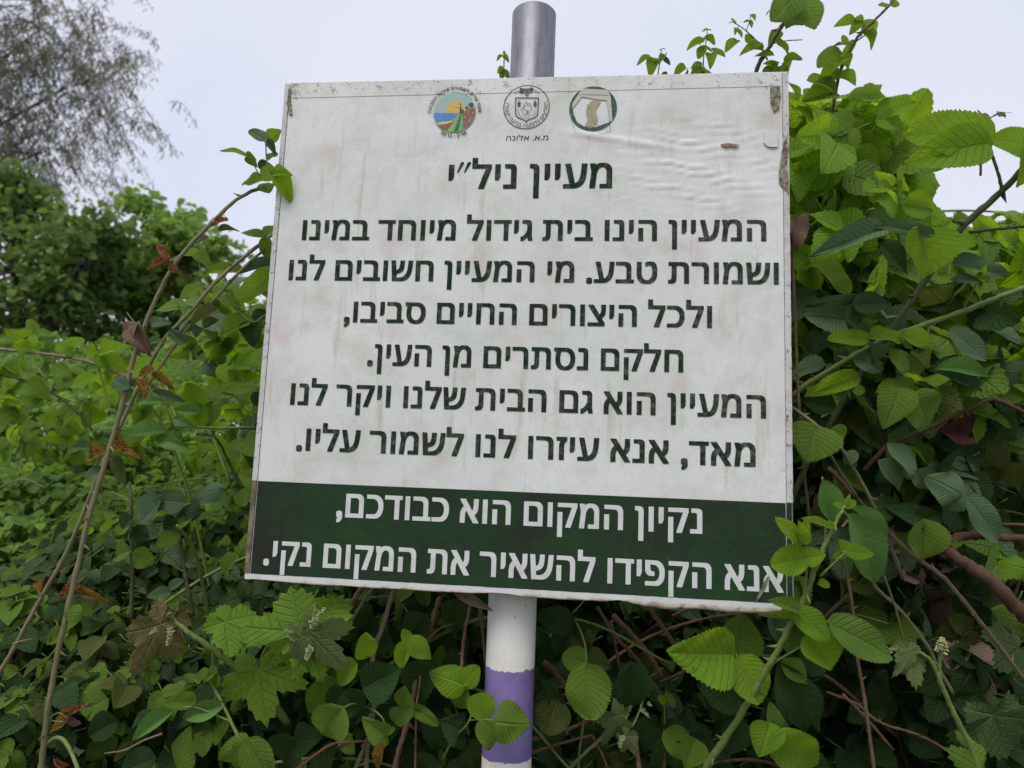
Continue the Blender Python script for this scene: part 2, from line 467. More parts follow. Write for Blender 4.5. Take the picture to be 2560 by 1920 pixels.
def scatter_mesh(name, geos, mats, mats_i, xf):
    """many copies of small geometries joined into one mesh: xf = list of (matrix, geo index)"""
    Vs, Fs, Us, Ms = [], [], [], []
    off = 0
    byg = {}
    for M, g in xf: byg.setdefault(g, []).append(np.array(M))
    loops, starts, tot = [], [], 0
    for g, ms in byg.items():
        v, f, u, mi = geos[g]
        A = np.array(ms)
        vh = np.hstack([v, np.ones((len(v), 1))])
        W = np.einsum('nij,kj->nki', A[:, :3, :], vh).reshape(-1, 3)
        Vs.append(W); n = len(ms)
        tri = f                                   # (m,4) quads
        idx = (tri[None] + (np.arange(n) * len(v))[:, None, None] + off).reshape(-1, tri.shape[1])
        Fs.append(idx); Us.append(np.tile(u[tri.ravel()], (n, 1))); Ms.append(np.tile(mi, n))
        off += n * len(v)
    V = np.vstack(Vs); Q = np.vstack(Fs); U = np.vstack(Us); MI = np.concatenate(Ms)
    me = bpy.data.meshes.new(name)
    me.vertices.add(len(V)); me.vertices.foreach_set('co', V.astype(np.float32).ravel())
    me.loops.add(Q.size); me.loops.foreach_set('vertex_index', Q.astype(np.int32).ravel())
    me.polygons.add(len(Q)); me.polygons.foreach_set('loop_start', (np.arange(len(Q)) * Q.shape[1]).astype(np.int32))
    me.update(calc_edges=True)
    uvl = me.uv_layers.new(name='UVMap'); uvl.data.foreach_set('uv', U.astype(np.float32).ravel())
    for m in mats: me.materials.append(m)
    me.polygons.foreach_set('material_index', MI.astype(np.int32))
    me.polygons.foreach_set('use_smooth', np.ones(len(Q), dtype=bool))
    me.update()
    return me
def as_np(mb, mi=None):
    q = np.array([f if len(f) == 4 else (f[0], f[1], f[2], f[2]) for f in mb.f if len(f) in (3, 4)])
    q = np.array([f for f in mb.f if len(f) == 4])
    m = np.array([k for f, k in zip(mb.f, mb.mi) if len(f) == 4])
    return np.array(mb.v), q, np.array(mb.uv), m
TRI_LO = [as_np(tri_geo('lo', s)) for s in range(5)]
def single_np(geo, k=0):
    V, Fc, U = geo
    return np.array(V), np.array(Fc), np.array(U), np.zeros(len(Fc), int)
LEAF_LO = [single_np(g) for g in GEO_LO]
GLYPHS = {
 'א': (606, '56,0 145,1 145,179 152,241 162,274 178,304 206,335 219,342 445,6 451,0 555,1 420,199 454,220 490,256 518,304 530,339 542,421 541,592 452,591 452,414 448,371 440,341 422,304 410,286 379,260 158,591 50,591 178,406 141,383 113,354 95,329 68,264 55,171', '29,-12 173,-11 175,199 190,261 211,298 218,294 424,-12 582,-11 580,19 460,194 481,208 518,244 545,291 558,326 570,409 569,605 425,604 422,401 412,354 386,305 184,605 22,604 22,579 137,411 114,395 78,356 50,306 40,276 27,184'),
 'ב': (542, '31,0 518,1 518,81 440,84 438,444 428,489 415,516 384,552 361,568 324,582 261,592 30,591 31,510 239,510 289,500 309,490 335,461 345,434 350,391 350,84 31,83', '4,-12 545,-11 545,94 468,96 465,456 455,501 442,529 432,544 401,572 351,595 289,605 3,604 4,498 211,498 261,488 281,478 308,449 318,421 322,379 322,96 4,95'),
 'ג': (347, '16,-10 74,20 121,55 180,116 211,165 218,156 243,1 318,1 295,179 295,489 285,529 270,554 249,572 224,585 189,592 53,591 54,510 156,510 186,500 197,489 208,459 208,324 200,279 185,236 148,176 96,128 74,113 15,86', '-11,-22 44,-22 66,-12 134,30 196,93 216,-12 345,-11 345,19 322,191 322,501 312,541 298,566 276,585 251,598 216,605 25,604 26,498 129,498 159,488 170,476 180,446 180,336 173,291 158,249 120,189 69,140 46,125 -12,99'),
 'ד': (523, '319,0 408,1 408,509 496,510 497,591 11,592 11,510 318,509', '291,-12 435,-11 435,496 525,499 525,604 -16,605 -16,498 290,496'),
 'ה': (652, '86,0 175,1 174,355 85,354|484,0 572,1 572,424 565,474 545,521 514,555 499,565 456,582 421,590 86,592 86,510 371,510 396,508 429,498 460,474 477,436 482,404', '59,-12 202,-11 201,368 57,366|456,-12 600,-11 600,436 592,486 572,534 541,568 526,578 484,595 449,602 59,605 59,498 369,495 406,483 421,473 438,454 450,424 455,391'),
 'ו': (260, '86,0 175,1 174,592 85,591', '59,-12 202,-11 201,605 57,604'),
 'ז': (300, '101,0 190,1 190,394 197,426 218,464 246,495 275,516 274,592 25,591 26,510 175,509 137,474 125,456 110,426 100,384', '74,-12 218,-11 218,381 225,414 245,451 274,483 302,504 301,605 -3,604 -1,498 120,496 98,469 83,439 73,396'),
 'ח': (672, '86,0 175,1 176,510 416,508 454,495 480,474 497,436 502,404 502,1 592,1 590,449 578,496 565,521 534,555 499,575 476,582 414,592 85,591', '59,-12 202,-11 204,498 389,495 426,483 452,461 470,424 475,391 475,-11 620,-11 617,461 605,509 592,534 561,568 526,588 504,595 441,605 57,604'),
 'ט': (674, '309,-12 399,-10 464,8 524,43 558,76 588,121 612,186 620,224 625,286 617,434 600,504 578,546 551,572 521,590 499,598 464,602 404,600 341,582 320,571 321,488 386,513 411,518 451,518 479,508 500,486 512,464 525,414 530,284 525,229 510,171 495,141 469,108 439,85 389,68 306,68 271,78 234,100 200,139 178,191 165,264 165,591 76,592 75,256 85,184 100,134 113,106 137,69 176,33 221,8 261,-5', '281,-25 406,-25 441,-20 491,-5 551,30 585,64 605,91 628,136 648,211 652,274 650,394 642,461 635,494 615,544 579,585 549,602 491,615 396,615 351,608 292,584 294,475 351,475 404,498 426,503 441,500 473,474 485,451 500,379 502,296 497,241 482,184 468,154 445,124 411,98 361,80 334,80 299,90 261,113 228,151 205,204 193,276 193,604 48,604 48,244 57,171 73,121 85,94 110,56 149,20 194,-5 234,-17'),
 'י': (235, '76,213 119,213 165,301 164,592 75,591', '49,200 146,200 193,289 191,605 48,604'),
 'ך': (545, '381,-240 475,-239 475,324 465,394 450,439 425,484 394,520 349,552 304,572 254,585 189,592 16,592 16,510 164,510 254,498 291,483 321,462 345,436 365,399 380,334', '354,-252 502,-251 502,336 492,406 477,451 452,496 421,532 376,565 331,585 281,598 216,605 -11,605 -11,498 136,498 226,485 264,470 294,450 318,424 338,386 352,321'),
 'כ': (540, '31,0 249,0 306,10 329,18 379,45 425,89 442,114 468,164 485,229 490,269 487,354 477,404 452,464 422,506 371,550 326,572 256,590 30,591 31,510 236,508 281,498 321,478 352,449 377,409 390,371 397,319 397,274 387,211 365,156 341,125 316,105 296,95 259,85 31,83', '4,-12 276,-12 314,-7 356,5 391,23 419,43 460,86 490,139 512,216 518,256 515,366 505,416 480,476 450,519 406,558 354,585 284,602 3,604 4,498 209,495 254,485 286,470 325,436 342,411 362,359 370,306 367,261 360,224 338,169 314,138 289,118 269,108 231,98 4,95'),
 'ל': (510, '194,0 286,0 290,4 475,521 475,591 106,592 105,759 16,760 16,510 380,509', '166,-12 314,-12 318,-9 502,509 502,604 134,605 132,771 -11,773 -11,498 345,496 168,21'),
 'ם': (652, '71,0 572,1 570,449 558,496 545,521 514,555 479,575 456,582 394,592 70,591|161,83 160,509 371,510 416,503 449,485 473,451 482,404 482,84', '44,-12 600,-11 598,461 585,509 572,534 541,568 506,588 484,595 421,605 43,604|189,95 188,496 344,498 369,495 406,483 421,473 438,454 452,411 455,96'),
 'מ': (645, '51,0 140,1 175,336 195,419 210,451 241,490 281,515 324,525 381,523 416,510 445,486 465,451 475,409 475,84 306,83 305,1 565,1 565,426 558,466 542,504 522,534 499,558 449,588 406,600 359,605 311,602 276,595 236,578 214,562 164,508 144,592 55,591 92,426 95,399', '24,-12 168,-11 202,324 215,384 238,439 257,466 289,493 334,510 364,508 404,488 425,464 442,424 448,396 448,96 279,95 277,-11 592,-11 592,439 585,479 570,516 550,546 526,570 476,600 434,612 386,618 311,618 269,612 234,602 181,570 171,605 27,604 27,576 65,414 65,389 22,24'),
 'ן': (294, '126,-240 215,-239 212,491 195,544 161,575 134,588 106,592 21,592 20,511 71,510 94,505 115,489 123,471', '99,-252 243,-251 240,504 230,541 215,566 196,582 169,598 134,605 -6,605 -8,499 44,498 76,488 92,466 98,439'),
 'נ': (397, '31,0 318,1 315,496 308,524 292,551 269,572 244,585 209,592 62,591 64,510 191,508 218,489 225,471 228,84 31,83', '4,-12 345,-11 342,509 335,536 320,564 296,585 271,598 236,605 35,604 36,498 164,495 190,476 197,459 200,96 4,95'),
 'ס': (681, '324,-12 409,-10 471,8 506,25 534,45 562,74 588,109 617,179 630,246 628,356 617,404 600,451 572,496 546,525 506,555 449,580 374,592 36,592 35,511 110,509 92,439 80,351 83,231 92,181 110,134 140,84 169,53 194,33 246,5|326,65 274,78 244,95 208,136 188,181 173,266 173,361 180,424 195,496 201,510 346,510 394,505 431,495 466,478 495,451 512,426 528,389 538,334 538,256 525,189 505,144 474,105 429,78 376,65', '296,-25 416,-25 471,-15 541,18 561,33 600,74 638,144 650,186 658,234 655,369 645,416 628,464 600,509 559,550 499,585 456,598 401,605 9,605 8,499 75,496 53,364 53,239 65,169 83,121 113,71 141,40 166,20 219,-7|336,80 301,90 271,108 235,149 215,194 200,279 200,349 208,411 222,484 229,498 351,495 416,478 449,458 468,439 485,414 500,376 510,321 510,269 497,201 477,156 458,129 426,103 379,83'),
 'ע': (608, '26,0 244,0 304,8 349,20 394,40 429,62 462,94 495,136 515,174 542,259 555,334 578,574 576,592 487,591 462,314 452,264 438,219 410,169 376,132 326,103 286,90 272,91 160,591 70,591 188,84 26,83', '-1,-12 271,-12 331,-5 376,8 421,28 456,50 490,81 522,124 542,161 570,246 585,346 605,561 604,605 460,604 438,346 420,259 392,196 375,171 339,138 299,115 188,604 43,604 43,571 155,96 -1,95'),
 'ף': (583, '424,-240 512,-239 512,336 507,374 490,434 458,491 421,530 381,558 319,582 254,592 11,592 10,376 20,324 48,269 71,245 106,225 164,213 224,215 225,296 174,298 156,302 134,315 118,334 105,361 100,389 101,510 226,510 276,505 311,495 356,470 387,436 405,404 418,364 422,329', '396,-252 540,-251 540,349 535,386 518,446 485,504 449,542 409,570 346,595 281,605 -16,605 -15,344 -3,296 10,271 20,256 59,223 101,205 136,200 226,200 253,204 253,309 201,310 184,315 150,339 135,366 128,401 129,498 234,495 296,478 329,458 352,434 377,391 390,351 395,316'),
 'פ': (603, '51,0 311,0 349,5 391,18 431,38 451,53 497,101 528,156 542,201 552,261 552,336 540,404 512,469 487,504 449,540 389,572 319,590 50,591 50,396 55,364 65,329 78,304 88,289 126,255 181,235 239,233 265,236 265,316 214,318 196,322 162,346 148,374 140,409 141,510 299,508 336,500 376,483 391,473 430,429 450,381 460,324 460,269 450,209 428,156 396,118 359,95 301,83 51,83', '24,-12 339,-12 376,-7 419,5 459,25 515,76 535,104 555,144 570,189 580,249 580,349 575,386 558,446 525,504 489,542 429,580 386,595 346,602 22,604 25,364 38,316 50,291 84,253 119,233 154,223 266,220 292,224 292,329 231,332 209,342 190,359 175,386 168,421 169,498 239,498 286,493 324,483 364,460 397,424 415,391 428,349 432,311 430,259 418,206 392,156 369,130 331,108 274,95 24,95'),
 'ץ': (479, '136,-240 225,-239 225,174 314,200 354,218 384,238 420,279 440,326 448,364 469,592 381,592 377,589 362,406 348,336 328,304 301,282 221,255 215,259 100,591 5,591 135,244', '109,-252 253,-251 253,161 341,188 381,205 411,225 448,266 468,314 475,351 497,579 496,605 354,605 350,601 335,419 325,364 312,334 300,316 274,295 244,282 238,286 228,314 128,604 -22,604 -22,576 108,231'),
 'צ': (559, '26,0 480,1 480,69 380,221 416,243 450,274 470,301 490,344 507,421 509,592 420,591 420,451 410,379 387,326 361,298 339,282 140,589 136,592 32,591 377,84 26,83', '-1,-12 507,-11 507,81 420,214 456,240 487,274 512,319 525,354 538,446 536,605 392,604 392,464 387,414 370,356 349,325 164,605 5,604 5,576 332,96 -1,95'),
 'ק': (630, '81,-240 170,-239 169,363 80,361|314,0 406,0 410,4 595,521 594,592 80,591 81,510 500,509', '54,-252 197,-251 196,375 53,374|286,-12 434,-12 438,-9 622,509 621,605 53,604 54,498 465,496 288,21'),
 'ר': (542, '374,0 462,1 462,424 455,474 435,521 404,555 389,565 326,588 284,592 16,592 16,510 286,508 324,495 339,485 355,466 367,436 372,404', '346,-12 490,-11 490,436 482,486 462,534 431,568 416,578 374,595 339,602 -11,605 -11,498 259,495 296,483 311,473 328,454 340,424 345,391'),
 'ש': (703, '94,0 336,0 391,8 429,18 479,40 516,65 560,109 605,179 638,271 652,359 671,592 582,591 558,319 538,244 502,179 459,132 434,115 379,93 321,83 176,83 165,206 254,233 301,253 341,280 375,321 392,366 400,406 418,591 328,591 312,424 308,396 290,354 271,332 254,320 159,288 155,296 130,591 40,591 90,9', '66,-12 389,-10 439,0 481,15 544,53 588,96 617,139 642,189 660,239 680,346 700,561 700,604 555,604 535,371 525,306 505,244 468,181 431,145 406,128 351,105 294,95 204,95 195,194 281,220 341,248 385,284 410,324 420,354 430,411 445,604 300,604 285,436 272,386 262,366 244,345 211,325 184,318 158,604 14,605 13,566 62,-4'),
 'ת': (667, '36,0 99,0 144,10 171,25 193,46 212,84 225,139 226,510 411,508 449,495 475,474 492,436 497,404 497,1 588,1 585,449 572,496 560,521 529,555 494,575 471,582 409,592 40,591 41,510 135,509 135,144 123,106 104,88 89,83 35,81', '9,-12 126,-12 156,-7 199,13 220,34 235,59 245,86 253,126 254,498 384,495 421,483 448,461 465,424 470,391 470,-11 615,-11 612,461 600,509 588,534 556,568 521,588 499,595 436,605 13,604 13,499 108,496 108,156 95,119 76,100 61,95 8,94'),
 ',': (219, '61,-117 106,-97 137,-71 158,-44 175,4 175,51 168,79 158,96 141,113 119,122 91,122 69,113 55,99 48,81 45,64 55,31 69,18 94,10 98,1 95,-44 80,-79 60,-99', '31,-147 94,-147 124,-135 168,-101 195,-59 205,-26 205,81 193,119 164,148 149,152 61,152 39,143 20,119 15,96 18,19 25,1 39,-12 62,-21 50,-49 30,-69'),
 '.': (219, '109,-10 131,-5 151,8 165,29 170,49 160,84 141,103 124,110 94,110 81,105 60,86 50,66 50,36 57,19 76,0', '79,-40 154,-37 171,-30 190,-11 200,19 200,81 190,114 171,132 154,140 64,140 44,130 25,109 20,96 22,-1 46,-30'),
 '-': (323, '41,175 281,175 282,266 41,268', '11,145 311,145 312,296 11,298'),
 '”': (375, '0,400 35,400 180,640 160,668 110,668 85,645|180,400 215,400 360,640 340,668 290,668 265,645', '0,400 35,400 180,640 160,668 110,668 85,645|180,400 215,400 360,640 340,668 290,668 265,645'),
}# ------------------------------------------------------------------ ground
mb = MB()
g = 60; half = 150.
for i in range(g + 1):
    for j in range(g + 1):
        x = (i / g * 2 - 1); y = (j / g * 2 - 1)
        x = math.copysign(abs(x) ** 2.2, x) * half; y = math.copysign(abs(y) ** 2.2, y) * half
        mb.v.append((x, y, .04 * math.sin(x * .9) * math.cos(y * .7))); mb.uv.append((0, 0))
for i in range(g):
    for j in range(g):
        a = i * (g + 1) + j
        mb.f.append((a, a + g + 1, a + g + 2, a + 1)); mb.mi.append(0)
m_ground, nt_, out_ = newmat('ground_cover')
tc_ = nt_.nodes.new('ShaderNodeTexCoord')
c_ = mixcol(nt_, maprange(nt_, noise(nt_, tc_.outputs['Object'], .35, 5, .6), .4, .6), (.05, .042, .028), (.05, .08, .025))
c_ = mixcol(nt_, maprange(nt_, noise(nt_, tc_.outputs['Object'], 9., 5, .7), .4, .7, 0, .6), c_, (.03, .04, .015))
p_ = N(nt_, 'ShaderNodeBsdfPrincipled', Roughness=.95); nt_.links.new(c_, p_.inputs['Base Color']); nt_.links.new(p_.outputs[0], out_.inputs[0])
put('ground', mb.mesh('ground', [m_ground]), None, kind='structure')

# ------------------------------------------------------------------ sign face materials
X0, X1, Z0, Z1 = -.35, .35, 1.3295, 2.0275
def signmat(name, base, kind):
    m, nt, out = newmat(name)
    tc = nt.nodes.new('ShaderNodeTexCoord'); sx = nt.nodes.new('ShaderNodeSeparateXYZ')
    ge = nt.nodes.new('ShaderNodeNewGeometry'); co = ge.outputs['Position']
    nt.links.new(co, sx.inputs[0]); X, Z = sx.outputs[0], sx.outputs[2]
    col = base
    if kind == 'face':
        big = noise(nt, co, 5., 4, .6); pk = noise(nt, co, 16., 6, .7, .2)
        mp = N(nt, 'ShaderNodeMapping'); mp.inputs['Location'].default_value = (3, 7, 1); nt.links.new(co, mp.inputs[0])
        gr = noise(nt, mp.outputs[0], 13., 6, .7, .2)
        col = mixcol(nt, maprange(nt, big, .35, .65), base, tuple(c * .9 for c in base))
        col = mixcol(nt, maprange(nt, gr, .47, .7, 0, .6), col, (.48, .51, .36))
        col = mixcol(nt, maprange(nt, pk, .52, .7, 0, .5), col, (.62, .45, .41))
        fine = noise(nt, co, 420., 3, .7)
        col = mixcol(nt, maprange(nt, fine, .52, .72, 0, .42), col, (.33, .34, .29))
        # yellowish runs down the board
        ms = N(nt, 'ShaderNodeMapping'); ms.inputs['Scale'].default_value = (1, 1, .12); nt.links.new(co, ms.inputs[0])
        st = noise(nt, ms.outputs[0], 46., 5, .65)
        col = mixcol(nt, maprange(nt, st, .57, .7, 0, .55), col, (.44, .38, .24))
        # brown lichen crumbs, thick along the top flap
        cr = noise(nt, co, 55., 6, .8)
        top = maprange(nt, Z, 1.96, 2.012, 0., .13)
        edge = maprange(nt, math_(nt, 'ABSOLUTE', X), .318, .348, 0., .1)
        th = math_(nt, 'ADD', cr, math_(nt, 'ADD', top, edge))
        col = mixcol(nt, maprange(nt, th, .68, .76, 0, .75), col, (.2, .15, .075))
        spk = noise(nt, co, 170., 4, .75)
        th2 = math_(nt, 'ADD', spk, math_(nt, 'MULTIPLY', math_(nt, 'ADD', top, edge), .6))
        col = mixcol(nt, maprange(nt, th2, .70, .74, 0, .8), col, (.07, .055, .035))
    elif kind == 'edge':
        pk = noise(nt, co, 30., 5, .7)
        col = mixcol(nt, maprange(nt, pk, .45, .66, 0, .55), base, (.45, .36, .29))
        spk = noise(nt, co, 150., 5, .8)
        col = mixcol(nt, maprange(nt, spk, .585, .625, 0, .9), col, (.035, .026, .02))
        low = maprange(nt, Z, 1.36, 1.335, 0., .12)
        cr = math_(nt, 'ADD', noise(nt, co, 60., 5, .7), low)
        col = mixcol(nt, maprange(nt, cr, .62, .7, 0, .6), col, (.16, .11, .06))
    elif kind == 'green':
        big = noise(nt, co, 7., 4, .6)
        col = mixcol(nt, maprange(nt, big, .4, .65), base, (.028, .03, .024))
        b2 = noise(nt, co, 22., 4, .6)
        col = mixcol(nt, maprange(nt, b2, .5, .7, 0, .5), col, (.03, .075, .018))
        scr = maprange(nt, X, .0, .33, 0., .04)
        spk = math_(nt, 'ADD', noise(nt, co, 260., 5, .8), scr)
        col = mixcol(nt, maprange(nt, spk, .6, .78, 0, .5), col, (.17, .18, .15))
        if name == 'sign_lettering':
            wv = math_(nt, 'ADD', noise(nt, co, 90., 5, .75), maprange(nt, X, .1, .33, 0., .05))
            col = mixcol(nt, maprange(nt, wv, .5, .72, 0, .6), col, (.2, .2, .18))
    elif kind == 'white':
        pk = noise(nt, co, 40., 5, .7)
        col = mixcol(nt, maprange(nt, pk, .5, .7, 0, .5), base, (.48, .42, .36))
    elif kind == 'grime':
        pk = noise(nt, co, 130., 5, .8)
        col = mixcol(nt, maprange(nt, pk, .42, .58), base, (.36, .32, .24))
        col = mixcol(nt, maprange(nt, noise(nt, co, 330., 4, .8), .55, .62), col, (.04, .032, .02))
    elif kind == 'print':
        at = nt.nodes.new('ShaderNodeAttribute'); at.attribute_name = 'ink'; at.attribute_type = 'GEOMETRY'
        pk = noise(nt, co, 240., 4, .7)
        col = mixcol(nt, maprange(nt, pk, .5, .75, 0, .4), at.outputs['Color'], (.5, .5, .46))
    pr = N(nt, 'ShaderNodeBsdfPrincipled', Roughness=.42 if kind != 'grime' else .9)
    pr.inputs['Specular IOR Level'].default_value = .06 if kind == 'green' else .3
    if isinstance(col, tuple): pr.inputs['Base Color'].default_value = (*col, 1)
    else: nt.links.new(col, pr.inputs['Base Color'])
    bpn = N(nt, 'ShaderNodeBump', Strength=.25 if kind != 'grime' else 1., Distance=.0006)
    nt.links.new(noise(nt, co, 380., 4, .7), bpn.inputs['Height']); nt.links.new(bpn.outputs[0], pr.inputs['Normal'])
    nt.links.new(pr.outputs[0], out.inputs[0])
    return m
WHITE = (.76, .76, .74)
M_FACE = signmat('sign_face', WHITE, 'face')
M_EDGE = signmat('sign_edge', (.6, .59, .57), 'edge')
M_GREEN = signmat('sign_band', (.022, .053, .024), 'green')
M_TEXT = signmat('sign_lettering', (.011, .03, .014), 'green')
M_WTEXT = signmat('sign_white_lettering', (.66, .66, .645), 'white')
M_GRIME = signmat('sign_grime', (.13, .115, .08), 'grime')
M_PRINT = signmat('sign_print', (1, 1, 1), 'print')
M_FILM = signmat('loose_film', (.4, .375, .3), 'edge')
M_OLIVE = signmat('sign_band_edge', (.10, .085, .045), 'edge')

board = empty('sign_board', (0, 0, (Z0 + Z1) / 2), 'square white information sign with green lettering and dark green lower band', 'sign')
def box(mb, x0, x1, y0, y1, z0, z1, b=.0, mi=0):
    if b <= 0:
        v = [(x, y, z) for x in (x0, x1) for y in (y0, y1) for z in (z0, z1)]
        mb.add(v, [(0, 1, 3, 2), (4, 6, 7, 5), (0, 4, 5, 1), (2, 3, 7, 6), (0, 2, 6, 4), (1, 5, 7, 3)], None, mi); return
    v = []
    for yy, ins in ((y0, b), (y0 + b * .3, b * .3), (y0 + b, 0), (y1, 0)):
        v += [(x0 + ins, yy, z0 + ins), (x1 - ins, yy, z0 + ins), (x1 - ins, yy, z1 - ins), (x0 + ins, yy, z1 - ins)]
    f = [(0, 1, 2, 3)]
    for r_ in range(3):
        for k in range(4):
            k2 = (k + 1) % 4
            f.append((r_ * 4 + k, (r_ + 1) * 4 + k, (r_ + 1) * 4 + k2, r_ * 4 + k2))
    f.append((15, 14, 13, 12))
    mb.add(v, f, None, mi)
# tray behind the printed sheet
mb = MB(); box(mb, X0, X1, .0012, .024, Z0, Z1, .003)
put('backing_tray', mb.mesh('backing_tray', [M_EDGE], smooth=False), board)
# printed sheet: a fine grid so that its wrinkles are real relief
def wrinkle(x, z):
    h = 0
    cx, cz = (x - .235) / .105, (z - 1.895) / .062
    m_ = math.exp(-(cx * cx + cz * cz) ** 1.5)
    if m_ > .02:
        w1 = math.sin(z * 560 + 2.2 * math.sin(x * 33) + 1.1 * math.sin(x * 87 + z * 40))
        w2 = math.sin(x * 60 + z * 170) * .5 + .5
        h += m_ * max(0, w1) ** 3 * w2 * .0021
    # long soft crease from the emblem to the wrinkles
    t = (x - .07) / .12
    if -.2 < t < 1.3:
        zc = 1.943 - .022 * t
        h += .0016 * math.exp(-((z - zc) / .004) ** 2) * max(0, min(1, (t + .2) * 3)) * max(0, min(1, (1.3 - t) * 2))
    return h
mb = MB()
gx, gz = 200, 200
fx0, fx1, fz0, fz1 = X0 + .0085, X1 - .009, Z0 + .0075, Z1 - .0035
for i in range(gx + 1):
    for k in range(gz + 1):
        x = fx0 + (fx1 - fx0) * i / gx; z = fz0 + (fz1 - fz0) * k / gz
        mb.v.append((x, -wrinkle(x, z), z)); mb.uv.append((0, 0))
for i in range(gx):
    for k in range(gz):
        a = i * (gz + 1) + k
        mb.f.append((a, a + gz + 1, a + gz + 2, a + 1)); mb.mi.append(0)
put('printed_sheet', mb.mesh('printed_sheet', [M_FACE]), board)
# folded edge strips, standing a little proud
def strip(name, pts, y, mat, thick=.0016, jag=0., seed=0, label=None):
    """thin plate with the outline pts (x, z), front at y, optionally ragged"""
    rg = random.Random(seed)
    o = []
    for a, b in zip(pts, pts[1:] + pts[:1]):
        n = max(1, int(math.hypot(b[0] - a[0], b[1] - a[1]) / .006)) if jag else 1
        for i in range(n):
            t = i / n
            o.append((a[0] + (b[0] - a[0]) * t + rg.uniform(-jag, jag), a[1] + (b[1] - a[1]) * t + rg.uniform(-jag, jag)))
    mbx = MB()
    n = len(o)
    mbx.add([(x, y, z) for x, z in o] + [(x, y + thick, z) for x, z in o], [], None)
    tri = tessellate_polygon([[Vector((x, z, 0)) for x, z in o]])
    ar = sum(o[i][0] * o[(i + 1) % n][1] - o[(i + 1) % n][0] * o[i][1] for i in range(n))
    for t in tri:
        a, b, c = t
        s_ = (o[b][0] - o[a][0]) * (o[c][1] - o[a][1]) - (o[c][0] - o[a][0]) * (o[b][1] - o[a][1])
        mbx.f.append((a, b, c) if s_ > 0 else (a, c, b)); mbx.mi.append(0)
    for i in range(n):
        k = (i + 1) % n
        mbx.f.append((i, i + n, k + n, k) if ar > 0 else (k, k + n, i + n, i)); mbx.mi.append(0)
    return put(name, mbx.mesh(name, [mat], smooth=False), board, label=label)
zb = 1.4577
strip('edge_strip', [(X0 + .001, zb + .0005), (X0 + .0078, zb + .0005), (X0 + .0078, Z1 - .004), (X0 + .001, Z1 - .004)], -.0012, M_EDGE, jag=.0002, seed=1)
strip('edge_strip', [(X0 + .001, Z0 + .008), (X0 + .0074, Z0 + .008), (X0 + .0074, zb), (X0 + .001, zb)], -.0012, M_OLIVE, jag=.0002, seed=2, label='mossy dark lower part of the left edge strip')
strip('edge_strip', [(X1 - .0082, zb + .0005), (X1 - .001, zb + .0005), (X1 - .001, Z1 - .004), (X1 - .0082, Z1 - .004)], -.0012, M_EDGE, jag=.0003, seed=3)
strip('edge_strip', [(X1 - .0082, Z0 + .008), (X1 - .0025, Z0 + .008), (X1 - .0025, zb), (X1 - .0082, zb)], -.0012, M_GREEN, jag=.0002, seed=9, label='dark green lower part of the right edge strip')
strip('top_flap', [(X0 + .0085, Z1 - .0255), (X1 - .009, Z1 - .0225), (X1 - .009, Z1 - .003), (X0 + .0085, Z1 - .003)], -.0005, M_FACE, thick=.0004)
strip('bottom_lip', [(X0 + .002, Z0 + .0005), (X1 - .002, Z0 + .0005), (X1 - .002, Z0 + .0068), (X0 + .002, Z0 + .0068)], -.0012, M_WTEXT, jag=.0003, seed=4)
# peeling film hanging below the lower edge
def film(x0, x1, drop, seed):
    rg = random.Random(seed); mbx = MB(); n = int((x1 - x0) / .008)
    for i in range(n + 1):
        t = i / n; x = x0 + (x1 - x0) * t
        e = drop * min(1, min(t, 1 - t) * 7) * (.9 + .1 * math.sin(i * .7 + seed) + rg.uniform(-.06, .06))
        for k, (yy, q) in enumerate(((-.0022, 0), (-.0045, .45), (-.0035, .85), (.002, 1.))):
            mbx.v.append((x, yy + rg.uniform(-.0002, .0002), Z0 + .0012 - e * q)); mbx.uv.append((0, 0))
    for i in range(n):
        for k in range(3):
            a = i * 4 + k
            mbx.f.append((a, a + 1, a + 5, a + 4)); mbx.mi.append(0)
    put('loose_film', mbx.mesh('loose_film', [M_FILM]), board)
film(-.325, -.01, .0038, 1); film(.0, .14, .0045, 2); film(.14, .345, .0085, 3)
# green band with the white margin below it
strip('green_band', [(fx0 + .0005, 1.3370), (fx1 - .0005, 1.3365), (fx1 - .0005, zb - .0004), (fx0 + .0005, zb)], -.0003, M_GREEN, thick=.0002)

# lettering
def area(p): return sum(a[0] * b[1] - b[0] * a[1] for a, b in zip(p, p[1:] + p[:1]))
def glyph(ch, bold):
    a, r, b = GLYPHS[ch]
    cs = [[tuple(map(int, q.split(','))) for q in c.split(' ')] for c in (b if bold else r).split('|')]
    return a, cs
def glyph_tris(cs):
    outs = [c for c in cs if area(c) > 0]; holes = [c for c in cs if area(c) < 0]
    if not outs: outs, holes = holes, outs
    res = []
    for o in outs:
        bx = (min(p[0] for p in o), max(p[0] for p in o))
        hs = [h for h in holes if bx[0] <= h[0][0] <= bx[1]]
        pl = [[Vector((p[0], p[1], 0)) for p in c] for c in [o] + hs]
        res.append(([(v.x, v.y) for c in pl for v in c], tessellate_polygon(pl)))
    return res
def addflat(mbx, vs, tris, y):
    b = len(mbx.v)
    mbx.v += [(x, y, z) for x, z in vs]; mbx.uv += [(0, 0)] * len(vs)
    for t in tris:
        a, c, d = t
        s_ = (vs[c][0] - vs[a][0]) * (vs[d][1] - vs[a][1]) - (vs[d][0] - vs[a][0]) * (vs[c][1] - vs[a][1])
        if abs(s_) < 1e-14: continue
        mbx.f.append((b + a, b + c, b + d) if s_ > 0 else (b + a, b + d, b + c)); mbx.mi.append(0)
HET = max(p[1] for c in glyph('ח', True)[1] for p in c)
